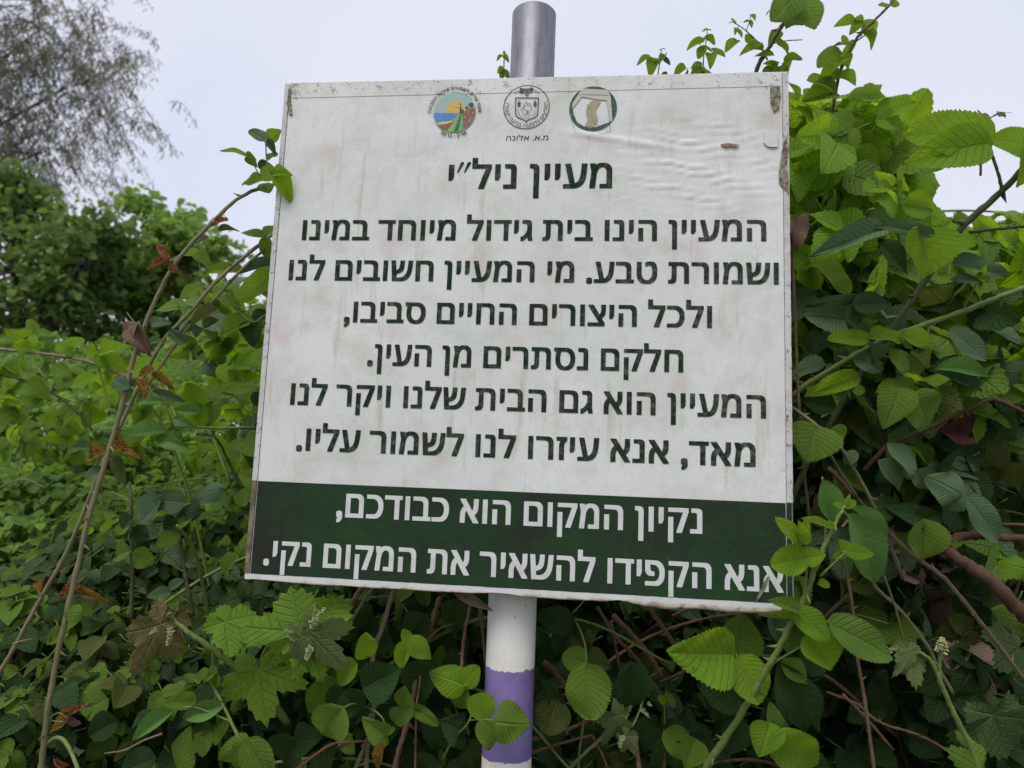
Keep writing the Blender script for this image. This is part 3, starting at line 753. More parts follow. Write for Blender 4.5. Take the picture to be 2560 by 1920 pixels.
def text_line(s, xl, xr, z, h, mat, y=-.0006, bold=True, gap=30, space=255):
    s = s[::-1]
    items, x = [], 0
    for ch in s:
        if ch == ' ': x += space; continue
        a, cs = glyph(ch, bold)
        items.append((x, cs)); x += a + gap
    lo = min(p[0] + ox for ox, cs in items for c in cs for p in c)
    hi = max(p[0] + ox for ox, cs in items for c in cs for p in c)
    kx = (xr - xl) / (hi - lo); kz = h / HET
    mbx = MB()
    for ox, cs in items:
        for vs, tr in glyph_tris(cs):
            addflat(mbx, [(xl + (px + ox - lo) * kx, z + pz * kz) for px, pz in vs], tr, y)
    return put('text_line', mbx.mesh('text_line', [mat], smooth=False), board)
text_line('מעיין ניל”י', -.1034, .1199, 1.8650, .0345, M_TEXT)
text_line('המעיין הינו בית גידול מיוחד במינו', -.3065, .3195, 1.7918, .0284, M_TEXT)
text_line('ושמורת טבע. מי המעיין חשובים לנו', -.3213, .3347, 1.7345, .0284, M_TEXT)
text_line('ולכל היצורים החיים סביבו,', -.2380, .2512, 1.6763, .0284, M_TEXT)
text_line('חלקם נסתרים מן העין.', -.2014, .2154, 1.6178, .0287, M_TEXT)
text_line('המעיין הוא גם הבית שלנו ויקר לנו', -.3050, .3177, 1.5617, .0288, M_TEXT)
text_line('מאד, אנא עיזרו לנו לשמור עליו.', -.2916, .3048, 1.5007, .0292, M_TEXT)
text_line('נקיון המקום הוא כבודכם,', -.2300, .2402, 1.4158, .0302, M_WTEXT)
text_line('אנא הקפידו להשאיר את המקום נקי.', -.3245, .3371, 1.3500, .0304, M_WTEXT)

# emblems: flat print in layers of ink
class Ink(MB):
    def __init__(s): super().__init__(); s.col = []; s.lay = 0
    def poly(s, pts, col, holes=(), lift=True):
        if lift: s.lay += 1
        y = -.0007 - s.lay * .00003
        pl = [[Vector((p[0], p[1], 0)) for p in c] for c in [list(pts)] + [list(h_) for h_ in holes]]
        n0 = len(s.f)
        addflat(s, [(v.x, v.y) for c in pl for v in c], tessellate_polygon(pl), y)
        s.col += [col] * (len(s.f) - n0)
    def tris(s, vs, tr, col):
        n0 = len(s.f); addflat(s, vs, tr, -.00074 - s.lay * .00003); s.col += [col] * (len(s.f) - n0)
    def build(s, label):
        me = s.mesh('emblem', [M_PRINT], smooth=False)
        at = me.color_attributes.new('ink', 'FLOAT_COLOR', 'CORNER')
        data = []
        for f, c in zip(s.f, s.col): data += [(*c, 1)] * len(f)
        at.data.foreach_set('color', [q for c in data for q in c])
        return put('emblem', me, board, label=label)
def circ(cx, cz, r, n=48, a0=0, a1=360):
    return [(cx + r * math.cos(math.radians(a0 + (a1 - a0) * i / n)), cz + r * math.sin(math.radians(a0 + (a1 - a0) * i / n))) for i in range(n + (0 if a1 - a0 == 360 else 1))]
def arc_text(ink, s, cx, cz, r, a_start, a_end, size, col, inward=False, bold=False):
    """letters along an arc from a_start to a_end (degrees, read left to right); inward: feet point out (text under a disc reads along its lower side)"""
    s = s[::-1]
    adv = [(230 if ch == ' ' else glyph(ch, bold)[0]) for ch in s]
    tot = sum(adv); x = 0
    for ch, a in zip(s, adv):
        if ch != ' ':
            t = (x + a / 2) / tot
            an = math.radians(a_start + (a_end - a_start) * t)
            cs = glyph(ch, bold)[1]
            k = size / HET
            upx, upz = (math.cos(an), math.sin(an)) if not inward else (-math.cos(an), -math.sin(an))
            rtx, rtz = upz, -upx
            bx, bz = cx + r * math.cos(an), cz + r * math.sin(an)
            for vs, tr in glyph_tris(cs):
                ink.tris([(bx + rtx * (px - a / 2) * k + upx * pz * k, bz + rtz * (px - a / 2) * k + upz * pz * k) for px, pz in vs], tr, col)
        x += a
BLK = (.03, .025, .03)
E1 = Ink()
def q1(x, y): return S(1040 + x * .0904, 190 + y * .0904)
c1 = q1(1068, 1012); r1 = abs(q1(1660, 1012)[0] - q1(480, 1012)[0]) / 2
def clipc(pts, r):                                    # keep the picture inside the ring
    o = []
    for p in pts:
        d = math.hypot(p[0] - c1[0], p[1] - c1[1])
        o.append(p if d <= r else (c1[0] + (p[0] - c1[0]) * r / d, c1[1] + (p[1] - c1[1]) * r / d))
    return o
def dens(pts, n=8):
    o = []
    for a, b in zip(pts, pts[1:] + pts[:1]):
        o += [(a[0] + (b[0] - a[0]) * i / n, a[1] + (b[1] - a[1]) * i / n) for i in range(n)]
    return o
Q = lambda pts: clipc(dens([q1(*p) for p in pts]), r1 * .965)
E1.poly(circ(*c1, r1), (.16, .4, .15))
E1.poly(circ(*c1, r1 * .985, 40, 100, 215) + circ(*c1, r1 * .93, 40, 215, 100), (.5, .6, .4))
E1.poly(circ(*c1, r1 * .985, 40, 275, 395) + circ(*c1, r1 * .93, 40, 395, 275), (.5, .6, .4))
E1.poly(circ(*c1, r1 * .955), (.34, .46, .44))
E1.poly([q1(*p) for p in [(830, 1030), (850, 920), (900, 820), (980, 750), (1080, 715), (1180, 715), (1270, 760), (1330, 830), (1360, 920), (1370, 1030)]], (.66, .42, .06))
E1.poly(Q([(480, 1030), (1230, 1030), (1180, 1120), (1080, 1200), (950, 1260), (800, 1270), (560, 1330), (400, 1200)]), (.07, .23, .5))
E1.poly(Q([(560, 1320), (720, 1275), (850, 1265), (980, 1245), (1100, 1175), (1200, 1060), (1190, 1110), (1120, 1190), (980, 1290), (820, 1335), (600, 1360)]), (.66, .52, .22))
E1.poly(Q([(600, 1358), (820, 1335), (980, 1290), (1170, 1120), (880, 1520), (700, 1500)]), (.26, .1, .045))
E1.poly(Q([(1215, 1040), (1300, 1040), (1310, 1520), (1080, 1570), (860, 1540)]), (.3, .42, .1))
E1.poly(Q([(1225, 1040), (1290, 1040), (1310, 1480), (1080, 1570), (970, 1560)]), (.12, .36, .16))
E1.poly(Q([(1232, 1040), (1262, 1040), (1170, 1560), (1060, 1560)]), (.02, .13, .07))
E1.poly(Q([(1262, 1040), (1295, 1040), (1310, 1400), (1300, 1500), (1240, 1500)]), (.13, .4, .07))
E1.poly(Q([(1290, 1030), (1330, 980), (1480, 910), (1640, 885), (1640, 1050), (1560, 1300), (1440, 1420), (1310, 1480)]), (.24, .1, .065))
for x, y in ((1570, 1030), (1360, 1140), (1480, 1265)): E1.poly(circ(*q1(x, y), .0011, 10), (.65, .42, .18))
for cx_, cy_, w_, h_ in ((1525, 800, 75, 50), (1410, 885, 45, 35), (1540, 850, 60, 20)):
    E1.poly([q1(cx_ + w_ * math.cos(a * .6) * (1 + .15 * math.sin(a * 3)), cy_ + h_ * math.sin(a * .6)) for a in range(10)], (.015, .08, .065))
E1.poly([q1(*p) for p in [(1210, 1030), (1228, 765), (1250, 765), (1252, 1030)]], BLK)
E1.poly([q1(*p) for p in [(1255, 1030), (1260, 940), (1315, 930), (1325, 990), (1310, 1030)]], (.06, .035, .02))
E1.poly([q1(*p) for p in [(1010, 835), (1070, 822), (1140, 850), (1220, 838), (1290, 870), (1215, 855), (1145, 875), (1075, 840)]], (.7, .6, .35))
arc_text(E1, 'איגוד ערים לשמירת איכות הסביבה', *c1, r1 * 1.1, 182, -2, .0043, BLK, bold=True)
arc_text(E1, 'שרון - כרמל', *c1, r1 * 1.215, 238, 302, .0046, BLK, inward=True, bold=True)
E1.build('round colour emblem with sun, sea and fields')

E2 = Ink()
def q2(x, y): return S(1230 + x * .10246, 190 + y * .10246)
c2 = q2(840, 762); r2 = abs(q2(1405, 762)[0] - q2(275, 762)[0]) / 2
def loop(ink, pts, w, col, closed=True):
    n = len(pts)
    for i in range(n if closed else n - 1):
        a, b = pts[i], pts[(i + 1) % n]
        dx, dz = b[0] - a[0], b[1] - a[1]; l = math.hypot(dx, dz) or 1
        nx, nz = -dz / l * w / 2, dx / l * w / 2
        ex, ez = dx / l * w * .3, dz / l * w * .3
        ink.poly([(a[0] - ex + nx, a[1] - ez + nz), (a[0] - ex - nx, a[1] - ez - nz), (b[0] + ex - nx, b[1] + ez - nz), (b[0] + ex + nx, b[1] + ez + nz)], col, lift=(i == 0))
        ink.lay += .02
E2.poly(circ(*c2, r2, 72), BLK, [circ(*c2, r2 * .968, 72)])
loop(E2, [q2(*p) for p in [(582, 540), (1135, 540), (1118, 920), (1095, 975), (1040, 1020), (920, 1060), (870, 1085), (838, 1125), (800, 1085), (740, 1060), (640, 1020), (590, 970), (572, 910)]], .0013, BLK)
for sx_ in (660, 1050):
    for (dx, dy) in ((0, 0), (0, 80), (0, 130)):
        if dy == 0:
            E2.poly([q2(sx_ - 16, 630), q2(sx_, 575), q2(sx_ + 16, 630), q2(sx_, 680)], BLK)
        else:
            y_ = 620 + dy
            E2.poly([q2(sx_ - 45, y_ - 70), q2(sx_ - 5, y_ - 30), q2(sx_ + 45, y_ - 70), q2(sx_ + 30, y_ - 15), q2(sx_, y_ + 10), q2(sx_ - 30, y_ - 15)], BLK)
loop(E2, [q2(*p) for p in [(850, 630), (790, 690), (775, 760), (715, 820), (790, 950), (840, 935), (865, 860), (880, 855)]], .0005, BLK, False)
loop(E2, [q2(*p) for p in [(850, 630), (850, 675), (880, 685), (930, 675), (945, 710)]], .0005, BLK, False)
loop(E2, [q2(870 + 98 * math.cos(a) * (1 + .07 * math.sin(a * 11)), 785 + 68 * math.sin(a) * (1 + .07 * math.sin(a * 11))) for a in [i * math.pi / 22 for i in range(44)]], .0005, BLK)
loop(E2, [q2(*p) for p in [(868, 855), (870, 900), (850, 938), (915, 942), (900, 900), (905, 855)]], .0005, BLK, False)
rows_ = [(7, 330), (6, 350), (5, 378), (4, 406), (3, 434), (2, 462), (1, 492)]
for n_, y_ in rows_:
    for i in range(n_):
        gx_, gy_ = 855 + (i - (n_ - 1) / 2) * 38, y_
        c_ = q2(gx_, gy_)
        E2.poly(circ(*c_, .00135, 10), (.06, .02, .04), [circ(*c_, .0008, 10)], lift=False)
    E2.lay += .1
for pts in ([(680, 295), (740, 300), (730, 350), (760, 380), (750, 440), (700, 410), (655, 410), (690, 360)], [(935, 300), (960, 265), (985, 310), (1030, 325), (990, 360), (990, 405), (945, 400), (960, 350)]):
    E2.poly([q2(*p) for p in pts], (.05, .02, .025))
for sgn in (-1, 1):
    loop(E2, [q2(850 + sgn * (180 + i * 9), 355 + i * 5 + 12 * math.sin(i * 2.4)) for i in range(16)], .0004, BLK, False)
arc_text(E2, 'הזורעים בדמעה ברינה יקצורו', *c2, r2 * .93, 166, 376, .0053, BLK, inward=True)
arc_text(E2, 'המועצה האזורית אלונה', *q2(850, 810), r2 * .44, 182, 358, .0022, BLK, inward=True)
E2.build('round black crest with grapes, shield and oak tree')
a_, b_ = q2(345, 1578), q2(1372, 1578)
text_line('מ.א. אלונה', a_[0], b_[0], a_[1], .0066, M_TEXT, bold=False, gap=10)

E3 = Ink()
def q3(x, y): return S(1400 + x * .10246, 190 + y * .10246)
c3 = q3(806, 800); r3 = abs(q3(1387, 800)[0] - q3(225, 800)[0]) / 2
hexo = [(545, 305), (1175, 345), (1205, 370), (1280, 1110), (1215, 1125), (840, 1265), (720, 1268), (590, 1240), (415, 1130), (330, 930), (295, 690), (360, 560)]
hole = [q3(*p) for p in hexo]
E3.poly(circ(*c3, r3, 72), (.022, .075, .055), [hole])
E3.poly([q3(*p) for p in [(545, 308), (1175, 348), (1225, 480), (860, 460), (440, 462)]], (.5, .5, .42))
E3.poly([q3(*p) for p in [(440, 470), (860, 480), (1235, 490), (1280, 1105), (1215, 1110), (1140, 605), (900, 575), (530, 515), (310, 800), (300, 690)]], (.55, .51, .43))
E3.poly([q3(*p) for p in [(830, 590), (1000, 610), (960, 700), (890, 800), (880, 920), (930, 1050), (840, 1250), (600, 1230), (670, 1100), (640, 900), (660, 720)]], (.38, .33, .2))
loop(E3, [q3(*p) for p in [(310, 800), (530, 515), (850, 575), (1140, 605), (1212, 1120)]], .0004, (.2, .17, .1), False)
loop(E3, [q3(*p) for p in [(270, 1060), (380, 1380), (700, 1510), (950, 1450), (1228, 1355), (1215, 1100)]], .0004, (.14, .1, .06), False)
rg = random.Random(5)
for i in range(60):
    t = rg.random(); x = 800 - 120 * math.sin(t * 4) + rg.uniform(-70, 70); y = 600 + 620 * t
    E3.poly(circ(*q3(x, y), rg.uniform(.0002, .0006), 6), (.1, .08, .04), lift=False)
E3.build('dark green ring emblem with its picture torn out')

# damage on the film
def ZP(pts, ox, oy, k=.3255): return [S(ox + x * k, oy + y * k) for x, y in pts]
def patch(pts, mat, seed, label, y=-.0019, thick=.0012):
    return strip('peeled_patch', pts, y, mat, thick, jag=.0008, seed=seed, label=label)
patch(ZP([(1925, 220), (1990, 205), (2000, 290), (1985, 380), (1945, 400), (1925, 330), (1915, 280)], 1300, 150), M_GRIME, 1, 'grey peeled patch near the upper right corner')
patch(ZP([(2050, 575), (2062, 700), (2045, 820), (2062, 930), (2064, 1040), (2030, 1000), (1990, 940), (1985, 850), (2005, 740), (2020, 640)], 1300, 150), M_GRIME, 2, 'dirty peeled patch along the right edge')
patch(ZP([(1540, 655), (1590, 645), (1640, 648), (1690, 660), (1660, 672), (1610, 668), (1570, 675)], 1300, 150), signmat('torn_red', (.3, .12, .1), 'grime'), 3, 'small red torn patch in the wrinkles', y=-.0026)
patch(ZP([(1880, 560), (1975, 545), (1978, 670), (1900, 672), (1865, 640)], 1300, 150), M_WTEXT, 4, 'square flap of lifted white film', y=-.0024)
patch(ZP([(375, 225), (395, 230), (390, 330), (405, 420), (385, 425), (362, 340)], 600, 150), M_GRIME, 5, 'dirty peeled patch in the upper left corner')
patch(ZP([(1890, 905), (1915, 890), (1900, 950), (1870, 1010), (1835, 1070), (1810, 1095), (1825, 1040), (1850, 990)], 1300, 1150), M_GRIME, 6, 'torn strip across the last letter')

# ------------------------------------------------------------------ post
pb = P(1106, 1450, .965); 
py_ = .058; PR_ = .0325
def on_y(u, v, y):
    ray = R @ Vector(((u * VK - 1280) / F_PX, (v * VK - 960) / F_PX, 1.0)); return CAM_O + ray * ((y - CAM_O.y) / ray.y)
b0, b1 = on_y(1105, 1450, py_), on_y(1149, 90, py_)
px_ = (b0.x + b1.x) / 2
ztop = on_y(1149, 1, py_ - PR_).z
zpa, zpb = on_y(1105, 1452, py_ - .032).z, on_y(1105, 1652, py_ - .032).z
PR = .0325
m_post, nt_, out_ = newmat('painted_post')
ge_ = nt_.nodes.new('ShaderNodeNewGeometry'); sx_ = nt_.nodes.new('ShaderNodeSeparateXYZ'); nt_.links.new(ge_.outputs['Position'], sx_.inputs[0])
nz_ = noise(nt_, ge_.outputs['Position'], 70., 4, .6)
zz = math_(nt_, 'ADD', sx_.outputs[2], math_(nt_, 'MULTIPLY', math_(nt_, 'SUBTRACT', nz_, .5), .012))
wh = mixcol(nt_, maprange(nt_, noise(nt_, ge_.outputs['Position'], 14., 5, .7), .45, .7, 0, .6), (.66, .64, .58), (.5, .44, .34))
wh = mixcol(nt_, maprange(nt_, noise(nt_, ge_.outputs['Position'], 80., 5, .75), .63, .7), wh, (.06, .05, .03))
pu = mixcol(nt_, maprange(nt_, noise(nt_, ge_.outputs['Position'], 30., 5, .7), .4, .7), (.14, .095, .27), (.19, .14, .33))
pu = mixcol(nt_, maprange(nt_, noise(nt_, ge_.outputs['Position'], 150., 5, .75), .66, .72, 0, .6), pu, (.4, .36, .5))
c_ = mixcol(nt_, maprange(nt_, zz, zpa - .0006, zpa + .0006), pu, wh)
c_ = mixcol(nt_, maprange(nt_, zz, zpb + .0006, zpb - .0006), c_, wh)
p_ = N(nt_, 'ShaderNodeBsdfPrincipled', Roughness=.5); nt_.links.new(c_, p_.inputs['Base Color'])
bp_ = N(nt_, 'ShaderNodeBump', Strength=.3, Distance=.001); nt_.links.new(nz_, bp_.inputs['Height']); nt_.links.new(bp_.outputs[0], p_.inputs['Normal']); nt_.links.new(p_.outputs[0], out_.inputs[0])
m_galv, nt_, out_ = newmat('galvanised_steel')
ge_ = nt_.nodes.new('ShaderNodeNewGeometry')
mp_ = N(nt_, 'ShaderNodeMapping'); mp_.inputs['Scale'].default_value = (1, 1, .15); nt_.links.new(ge_.outputs['Position'], mp_.inputs[0])
st_ = noise(nt_, mp_.outputs[0], 60., 5, .7)
c_ = mixcol(nt_, maprange(nt_, st_, .35, .65), (.13, .13, .15), (.25, .25, .28))
c_ = mixcol(nt_, maprange(nt_, noise(nt_, ge_.outputs['Position'], 120., 4, .7), .58, .66, 0, .7), c_, (.14, .14, .14))
p_ = N(nt_, 'ShaderNodeBsdfPrincipled', Roughness=.5, Metallic=.5); nt_.links.new(c_, p_.inputs['Base Color']); nt_.links.new(p_.outputs[0], out_.inputs[0])
post = empty('sign_post', (px_, py_, 0), 'round steel post, galvanised above the sign and painted white and purple below it', 'post')
def cyl(name, z0, z1, r, mat, wall=None, label=None):
    mbx = MB(); n = 48
    prof = [(r, z0), (r, z1 - .0015), (r - .001, z1)] + ([(r - wall, z1), (r - wall, z1 - .25)] if wall else [(0.0001, z1)])
    for rr, zz_ in prof:
        for k in range(n):
            a = 2 * math.pi * k / n
            mbx.v.append((px_ + rr * math.cos(a), py_ + rr * math.sin(a), zz_)); mbx.uv.append((k / n, zz_))
    for i in range(len(prof) - 1):
        for k in range(n):
            k2 = (k + 1) % n
            mbx.f.append((i * n + k, i * n + k2, (i + 1) * n + k2, (i + 1) * n + k)); mbx.mi.append(0)
    return put(name, mbx.mesh(name, [mat]), post, label=label)
zs = Z0 + .2
cyl('tube', 0, zs, PR, m_post, label='lower tube painted white with a purple band')
cyl('tube', zs + .0005, ztop, PR, m_galv, wall=.003, label='bare galvanised upper tube')
for zc in (1.5, 1.86):                                 # clamps that hold the board
    mbx = MB(); n = 32
    for zz_, rr in ((zc - .012, PR + .003), (zc + .012, PR + .003)):
        for k in range(n):
            a = 2 * math.pi * k / n
            mbx.v.append((px_ + rr * math.cos(a), py_ + rr * math.sin(a), zz_)); mbx.uv.append((0, 0))
    for k in range(n): mbx.f.append((k, (k + 1) % n, n + (k + 1) % n, n + k)); mbx.mi.append(0)
    put('clamp', mbx.mesh('clamp', [m_galv]), post)
# ------------------------------------------------------------------ plants near the camera, one thing per cane or vine
hr = random.Random(11)
def hero_leaf(parent, u0, v0, u1, v1, w, mk, kind='hi', d=.93, dt=None, tilt=None, label=None):
    d1 = d + (hr.uniform(-.02, .012) if dt is None else dt)
    B, T = P(u0, v0, d), P(u1, v1, d1)
    W = w * mpp((d + d1) / 2)
    n = (TOCAM * 1.0 + UP * .45 + Vector((hr.uniform(-.35, .35), 0, hr.uniform(-.3, .3)))) if tilt is None else (TOCAM + Vector(tilt))
    ln = (T - B).length
    if kind == 'gr':
        sx = W / 1.45; M = frame(B, T - B, n, sx, ln, (sx + ln) / 2)
    else:
        M = frame(B, T - B, n, W * 1.04, ln * 1.03, (W + ln) / 2)
    idx = hr.randrange(8)
    return put('leaf', leaf_mesh(kind, idx, mk), parent, M, label=label)
def cane(name, label, cat, stems, leaves, d=.93, group=None):
    """stems: (points (u, v[, d]), radius px at start, radius px at end, material, thorns?); leaves as in hero_leaf"""
    u, v = stems[0][0][0][:2]
    base = P(u, v, stems[0][0][0][2] if len(stems[0][0][0]) > 2 else d)
    t = empty(name, base, label, cat, group)
    for k, (pts, ra, rb, mat, th) in enumerate(stems):
        pth = catmull([P(p[0], p[1], p[2] if len(p) > 2 else d) for p in pts], 7)
        dd = pts[0][2] if len(pts[0]) > 2 else d
        mb = MB(); tube(mb, pth, ra * mpp(dd), rb * mpp(dd), 9 if ra > 3 else 6, wob=.1 if mat != 'wood' else .07, ridges=.06 if mat != 'wood' else .1, kink=.14 if ra > 2 else .1)
        put('stem' if k == 0 or ra > 3 else 'side_stem', mb.mesh('stem', [SM[mat]]), t)
        if th:
            mb = MB(); thorns(mb, pth, (ra + rb) / 2 * mpp(dd), every=th, size=3.0, rg=hr)
            if mb.f: put('thorns', mb.mesh('thorns', [SM['red' if mat in ('brown', 'red') else mat]], smooth=False), t, kind='stuff')
    for lf in leaves:
        kw = {}
        lf = list(lf)
        if lf and isinstance(lf[-1], dict): kw = lf.pop()
        kw.setdefault('d', d)
        if len(lf) == 7: kw['kind'] = lf.pop()
        hero_leaf(t, *lf, **kw)
    return t

# left of the sign: long canes
cane('bramble_cane', 'long thorny olive cane leaning from the lower left to the upper left sign edge', 'cane',
 [([(84, 1700, .86), (96, 1600, .865), (112, 1480, .87), (150, 1300, .88), (200, 1090, .9), (252, 920, .92), (293, 760, .94), (340, 640, .955), (385, 560, .965), (450, 488, .985), (520, 425, 1.02), (600, 395, 1.08)], 6.2, 4.4, 'olive', .035),
  ([(300, 705, .94), (285, 690, .94), (274, 675, .94)], 2, 1.2, 'tan', 0), ([(388, 590, .96), (368, 585, .955), (361, 563, .95)], 1.8, 1.2, 'tan', 0),
  ([(205, 1010, .9), (215, 985, .895), (232, 975, .89)], 1.5, 1.2, 'tan', 0), ([(138, 1560, .87), (108, 1555, .865), (126, 1540, .86), (147, 1552, .86)], 1.8, 1.2, 'tan', 0)],
 [(361, 562, 340, 519, 22, 'r', 'dry'), (358, 572, 314, 573, 18, 'r', 'dry'), (364, 573, 391, 592, 15, 'r', 'dry'), (489, 480, 453, 482, 16, 'r', 'dry'),
  (448, 516, 416, 521, 20, 'o'), (474, 498, 516, 494, 16, 'o'), (297, 705, 313, 766, 46, 'n', 'dry'), (295, 702, 268, 735, 30, 'n', 'dry'),
  (332, 806, 381, 842, 18, 'y', 'dry'), (318, 822, 308, 855, 26, 'y', 'dry'), (330, 800, 300, 812, 22, 'y'),
  (232, 983, 183, 992, 32, 'y', 'dry'), (243, 961, 293, 980, 30, 'y', 'dry'), (250, 992, 268, 1045, 28, 'o'), (219, 1012, 185, 1032, 26, 'g'),
  (195, 968, 150, 962, 24, 'g'), (178, 1271, 118, 1297, 17, 'r', 'dry'), (178, 1279, 223, 1295, 19, 'y', 'dry'), (175, 1324, 126, 1328, 38, 'm', {'d': .87}), (177, 1306, 198, 1329, 24, 'm'),
  (137, 1542, 187, 1523, 17, 'r', 'dry'), (150, 1555, 107, 1581, 22, 'y', 'dry'), (150, 1552, 177, 1570, 16, 'n', 'dry'), (118, 1640, 152, 1660, 14, 'r', 'dry'),
  (222, 1150, 240, 1128, 20, 'b'), (200, 1148, 178, 1142, 20, 'b'), (213, 1155, 228, 1172, 18, 'm'), (330, 700, 362, 690, 24, 'g'), (325, 738, 350, 735, 20, 'g'), (250, 820, 278, 838, 30, 'g'),
 ], d=.93)
cane('bramble_cane', 'second thorny cane on the left crossing behind the long olive cane', 'cane',
 [([(-30, 1500, .92), (30, 1400, .925), (90, 1290, .935), (150, 1180, .945), (215, 1020, .96), (290, 855, .975), (350, 740, .99), (410, 675, 1.0), (475, 600, 1.02), (540, 545, 1.05), (610, 490, 1.1)], 4.8, 4.4, 'olive', .04),
  ([(300, 860, .98), (390, 730, 1.0), (460, 650, 1.015), (530, 575, 1.03), (600, 515, 1.08)], 3, 3.5, 'tan', .05),
  ([(28, 1392, .92), (45, 1385, .92), (70, 1380, .92)], 2, 1, 'tan', 0)],
 [(120, 1258, 66, 1292, 30, 'y', 'dry'), (118, 1252, 90, 1268, 26, 'k', 'dry'), (465, 672, 412, 700, 34, 'o'), (440, 700, 470, 690, 26, 'o'), (398, 738, 365, 712, 24, 'g')], d=.95)
# leaves at the sign's left edge, one tuft laps over its face
cane('bramble_shoot', 'small leafy shoot lapping over the left edge of the white sign', 'shoot',
 [([(612, 384, 1.06), (598, 380, 1.0), (585, 372, .985), (576, 345, .985), (574, 300, .985)], 2.2, 1.4, 'green', 0), ([(598, 380, 1.0), (570, 388, 1.0), (545, 352, 1.0), (530, 340, 1.0)], 1.4, 1, 'green', 0)],
 [(593, 378, 561, 370, 36, 'b'), (594, 376, 628, 372, 30, 'b'), (596, 380, 635, 426, 40, 'b'), (575, 302, 537, 281, 27, 'g'), (577, 302, 596, 333, 18, 'g'), (588, 305, 608, 280, 34, 'b', {'d': 1.04}),
  (531, 336, 474, 317, 24, 'b'), (532, 336, 553, 345, 14, 'm'), (534, 340, 555, 360, 20, 'm'), (568, 391, 524, 399, 38, 'm', {'d': 1.03}), (570, 398, 580, 416, 34, 'm', {'d': 1.05}), (580, 345, 600, 332, 22, 'm', {'d': 1.05}), (560, 360, 590, 355, 26, 'd', {'d': 1.06})], d=.99)
cane('bramble_shoot', 'leafy shoot sticking out behind the left sign edge below the small tuft', 'shoot',
 [([(640, 700, 1.12), (600, 600, 1.1), (578, 540, 1.08), (572, 505, 1.07)], 2.2, 1.4, 'green', 0), ([(605, 690, 1.1), (575, 680, 1.06), (543, 695, 1.04), (480, 640, 1.04), (440, 600, 1.04), (425, 550, 1.04)], 2, 1.2, 'olive', 0),
  ([(600, 830, 1.1), (570, 838, 1.08), (551, 839, 1.06)], 2, 1.2, 'olive', 0), ([(588, 760, 1.1), (560, 735, 1.08), (543, 700, 1.06)], 1.8, 1.2, 'olive', 0)],
 [(571, 512, 514, 493, 24, 'm'), (575, 510, 592, 486, 32, 'm', {'d': 1.1}), (578, 516, 580, 566, 38, 'm'), (583, 573, 520, 587, 30, 'g'), (594, 588, 518, 648, 56, 'b', {'d': 1.07}),
  (521, 590, 439, 588, 28, 'm'), (426, 548, 386, 548, 28, 'b'), (428, 548, 453, 573, 30, 'm'), (437, 617, 382, 640, 32, 'm'), (541, 695, 464, 720, 44, 'm'), (543, 699, 545, 745, 48, 'd'), (545, 692, 584, 672, 34, 'd', {'d': 1.08}),
  (551, 839, 473, 837, 30, 'm'), (488, 648, 520, 660, 24, 'm'), (596, 620, 570, 650, 34, 'm', {'d': 1.1}), (590, 640, 560, 628, 22, 'g', {'d': 1.1})], d=1.05)
cane('leafy_stem', 'pale green stem with long smooth leaves reaching left from the sign edge', 'stem',
 [([(600, 925, 1.12), (555, 924, 1.08), (480, 925, 1.03), (420, 923, 1.0), (372, 920, .98)], 3, 2.2, 'green', 0), ([(374, 920, .98), (362, 885, .97), (353, 858, .97)], 1.6, 1.2, 'green', 0),
  ([(550, 922, 1.08), (546, 880, 1.08), (556, 850, 1.08)], 1.5, 1.2, 'green', 0), ([(545, 1105, 1.1), (520, 1050, 1.08), (495, 1000, 1.07), (470, 950, 1.05), (440, 935, 1.04)], 3.2, 2, 'dark', .06)],
 [(363, 936, 254, 946, 44, 's', 'sm', {'tilt': (0, 0, .9)}), (339, 946, 406, 968, 30, 's', 'sm'), (329, 844, 401, 867, 20, 'g', 'sm'), (435, 888, 374, 884, 24, 's', 'sm'), (375, 905, 420, 922, 24, 's', 'sm'), (300, 870, 350, 862, 22, 's', 'sm'),
  (476, 1057, 395, 1078, 42, 'g'), (395, 1085, 330, 1080, 50, 'g'), (350, 1080, 300, 1130, 60, 'g'), (430, 1100, 372, 1112, 40, 'd'), (514, 1204, 474, 1250, 38, 'm'), (545, 1160, 500, 1200, 44, 'm'), (520, 1090, 540, 1045, 30, 'm'), (556, 1040, 516, 1020, 44, 'm'), (548, 850, 560, 880, 24, 'd')], d=1.0)
cane('leafy_stem', 'upright grey green stem with pale leaves left of the lower sign corner', 'stem',
 [([(415, 1330, 1.0), (405, 1270, 1.0), (393, 1200, 1.01), (384, 1130, 1.02), (372, 1090, 1.03)], 5, 4, 'dark', .05), ([(408, 1300, 1.0), (380, 1285, 1.0), (368, 1275, 1.0)], 1.5, 1, 'green', 0), ([(397, 1235, 1.0), (372, 1220, 1.0)], 1.5, 1, 'green', 0)],
 [(372, 1278, 315, 1288, 28, 'g', 'sm'), (366, 1272, 395, 1250, 24, 'g', 'sm'), (382, 1150, 335, 1175, 40, 'm'), (384, 1135, 420, 1110, 34, 'm'), (400, 1215, 428, 1222, 18, 'g', 'sm'), (380, 1125, 350, 1140, 36, 'd')], d=1.0)
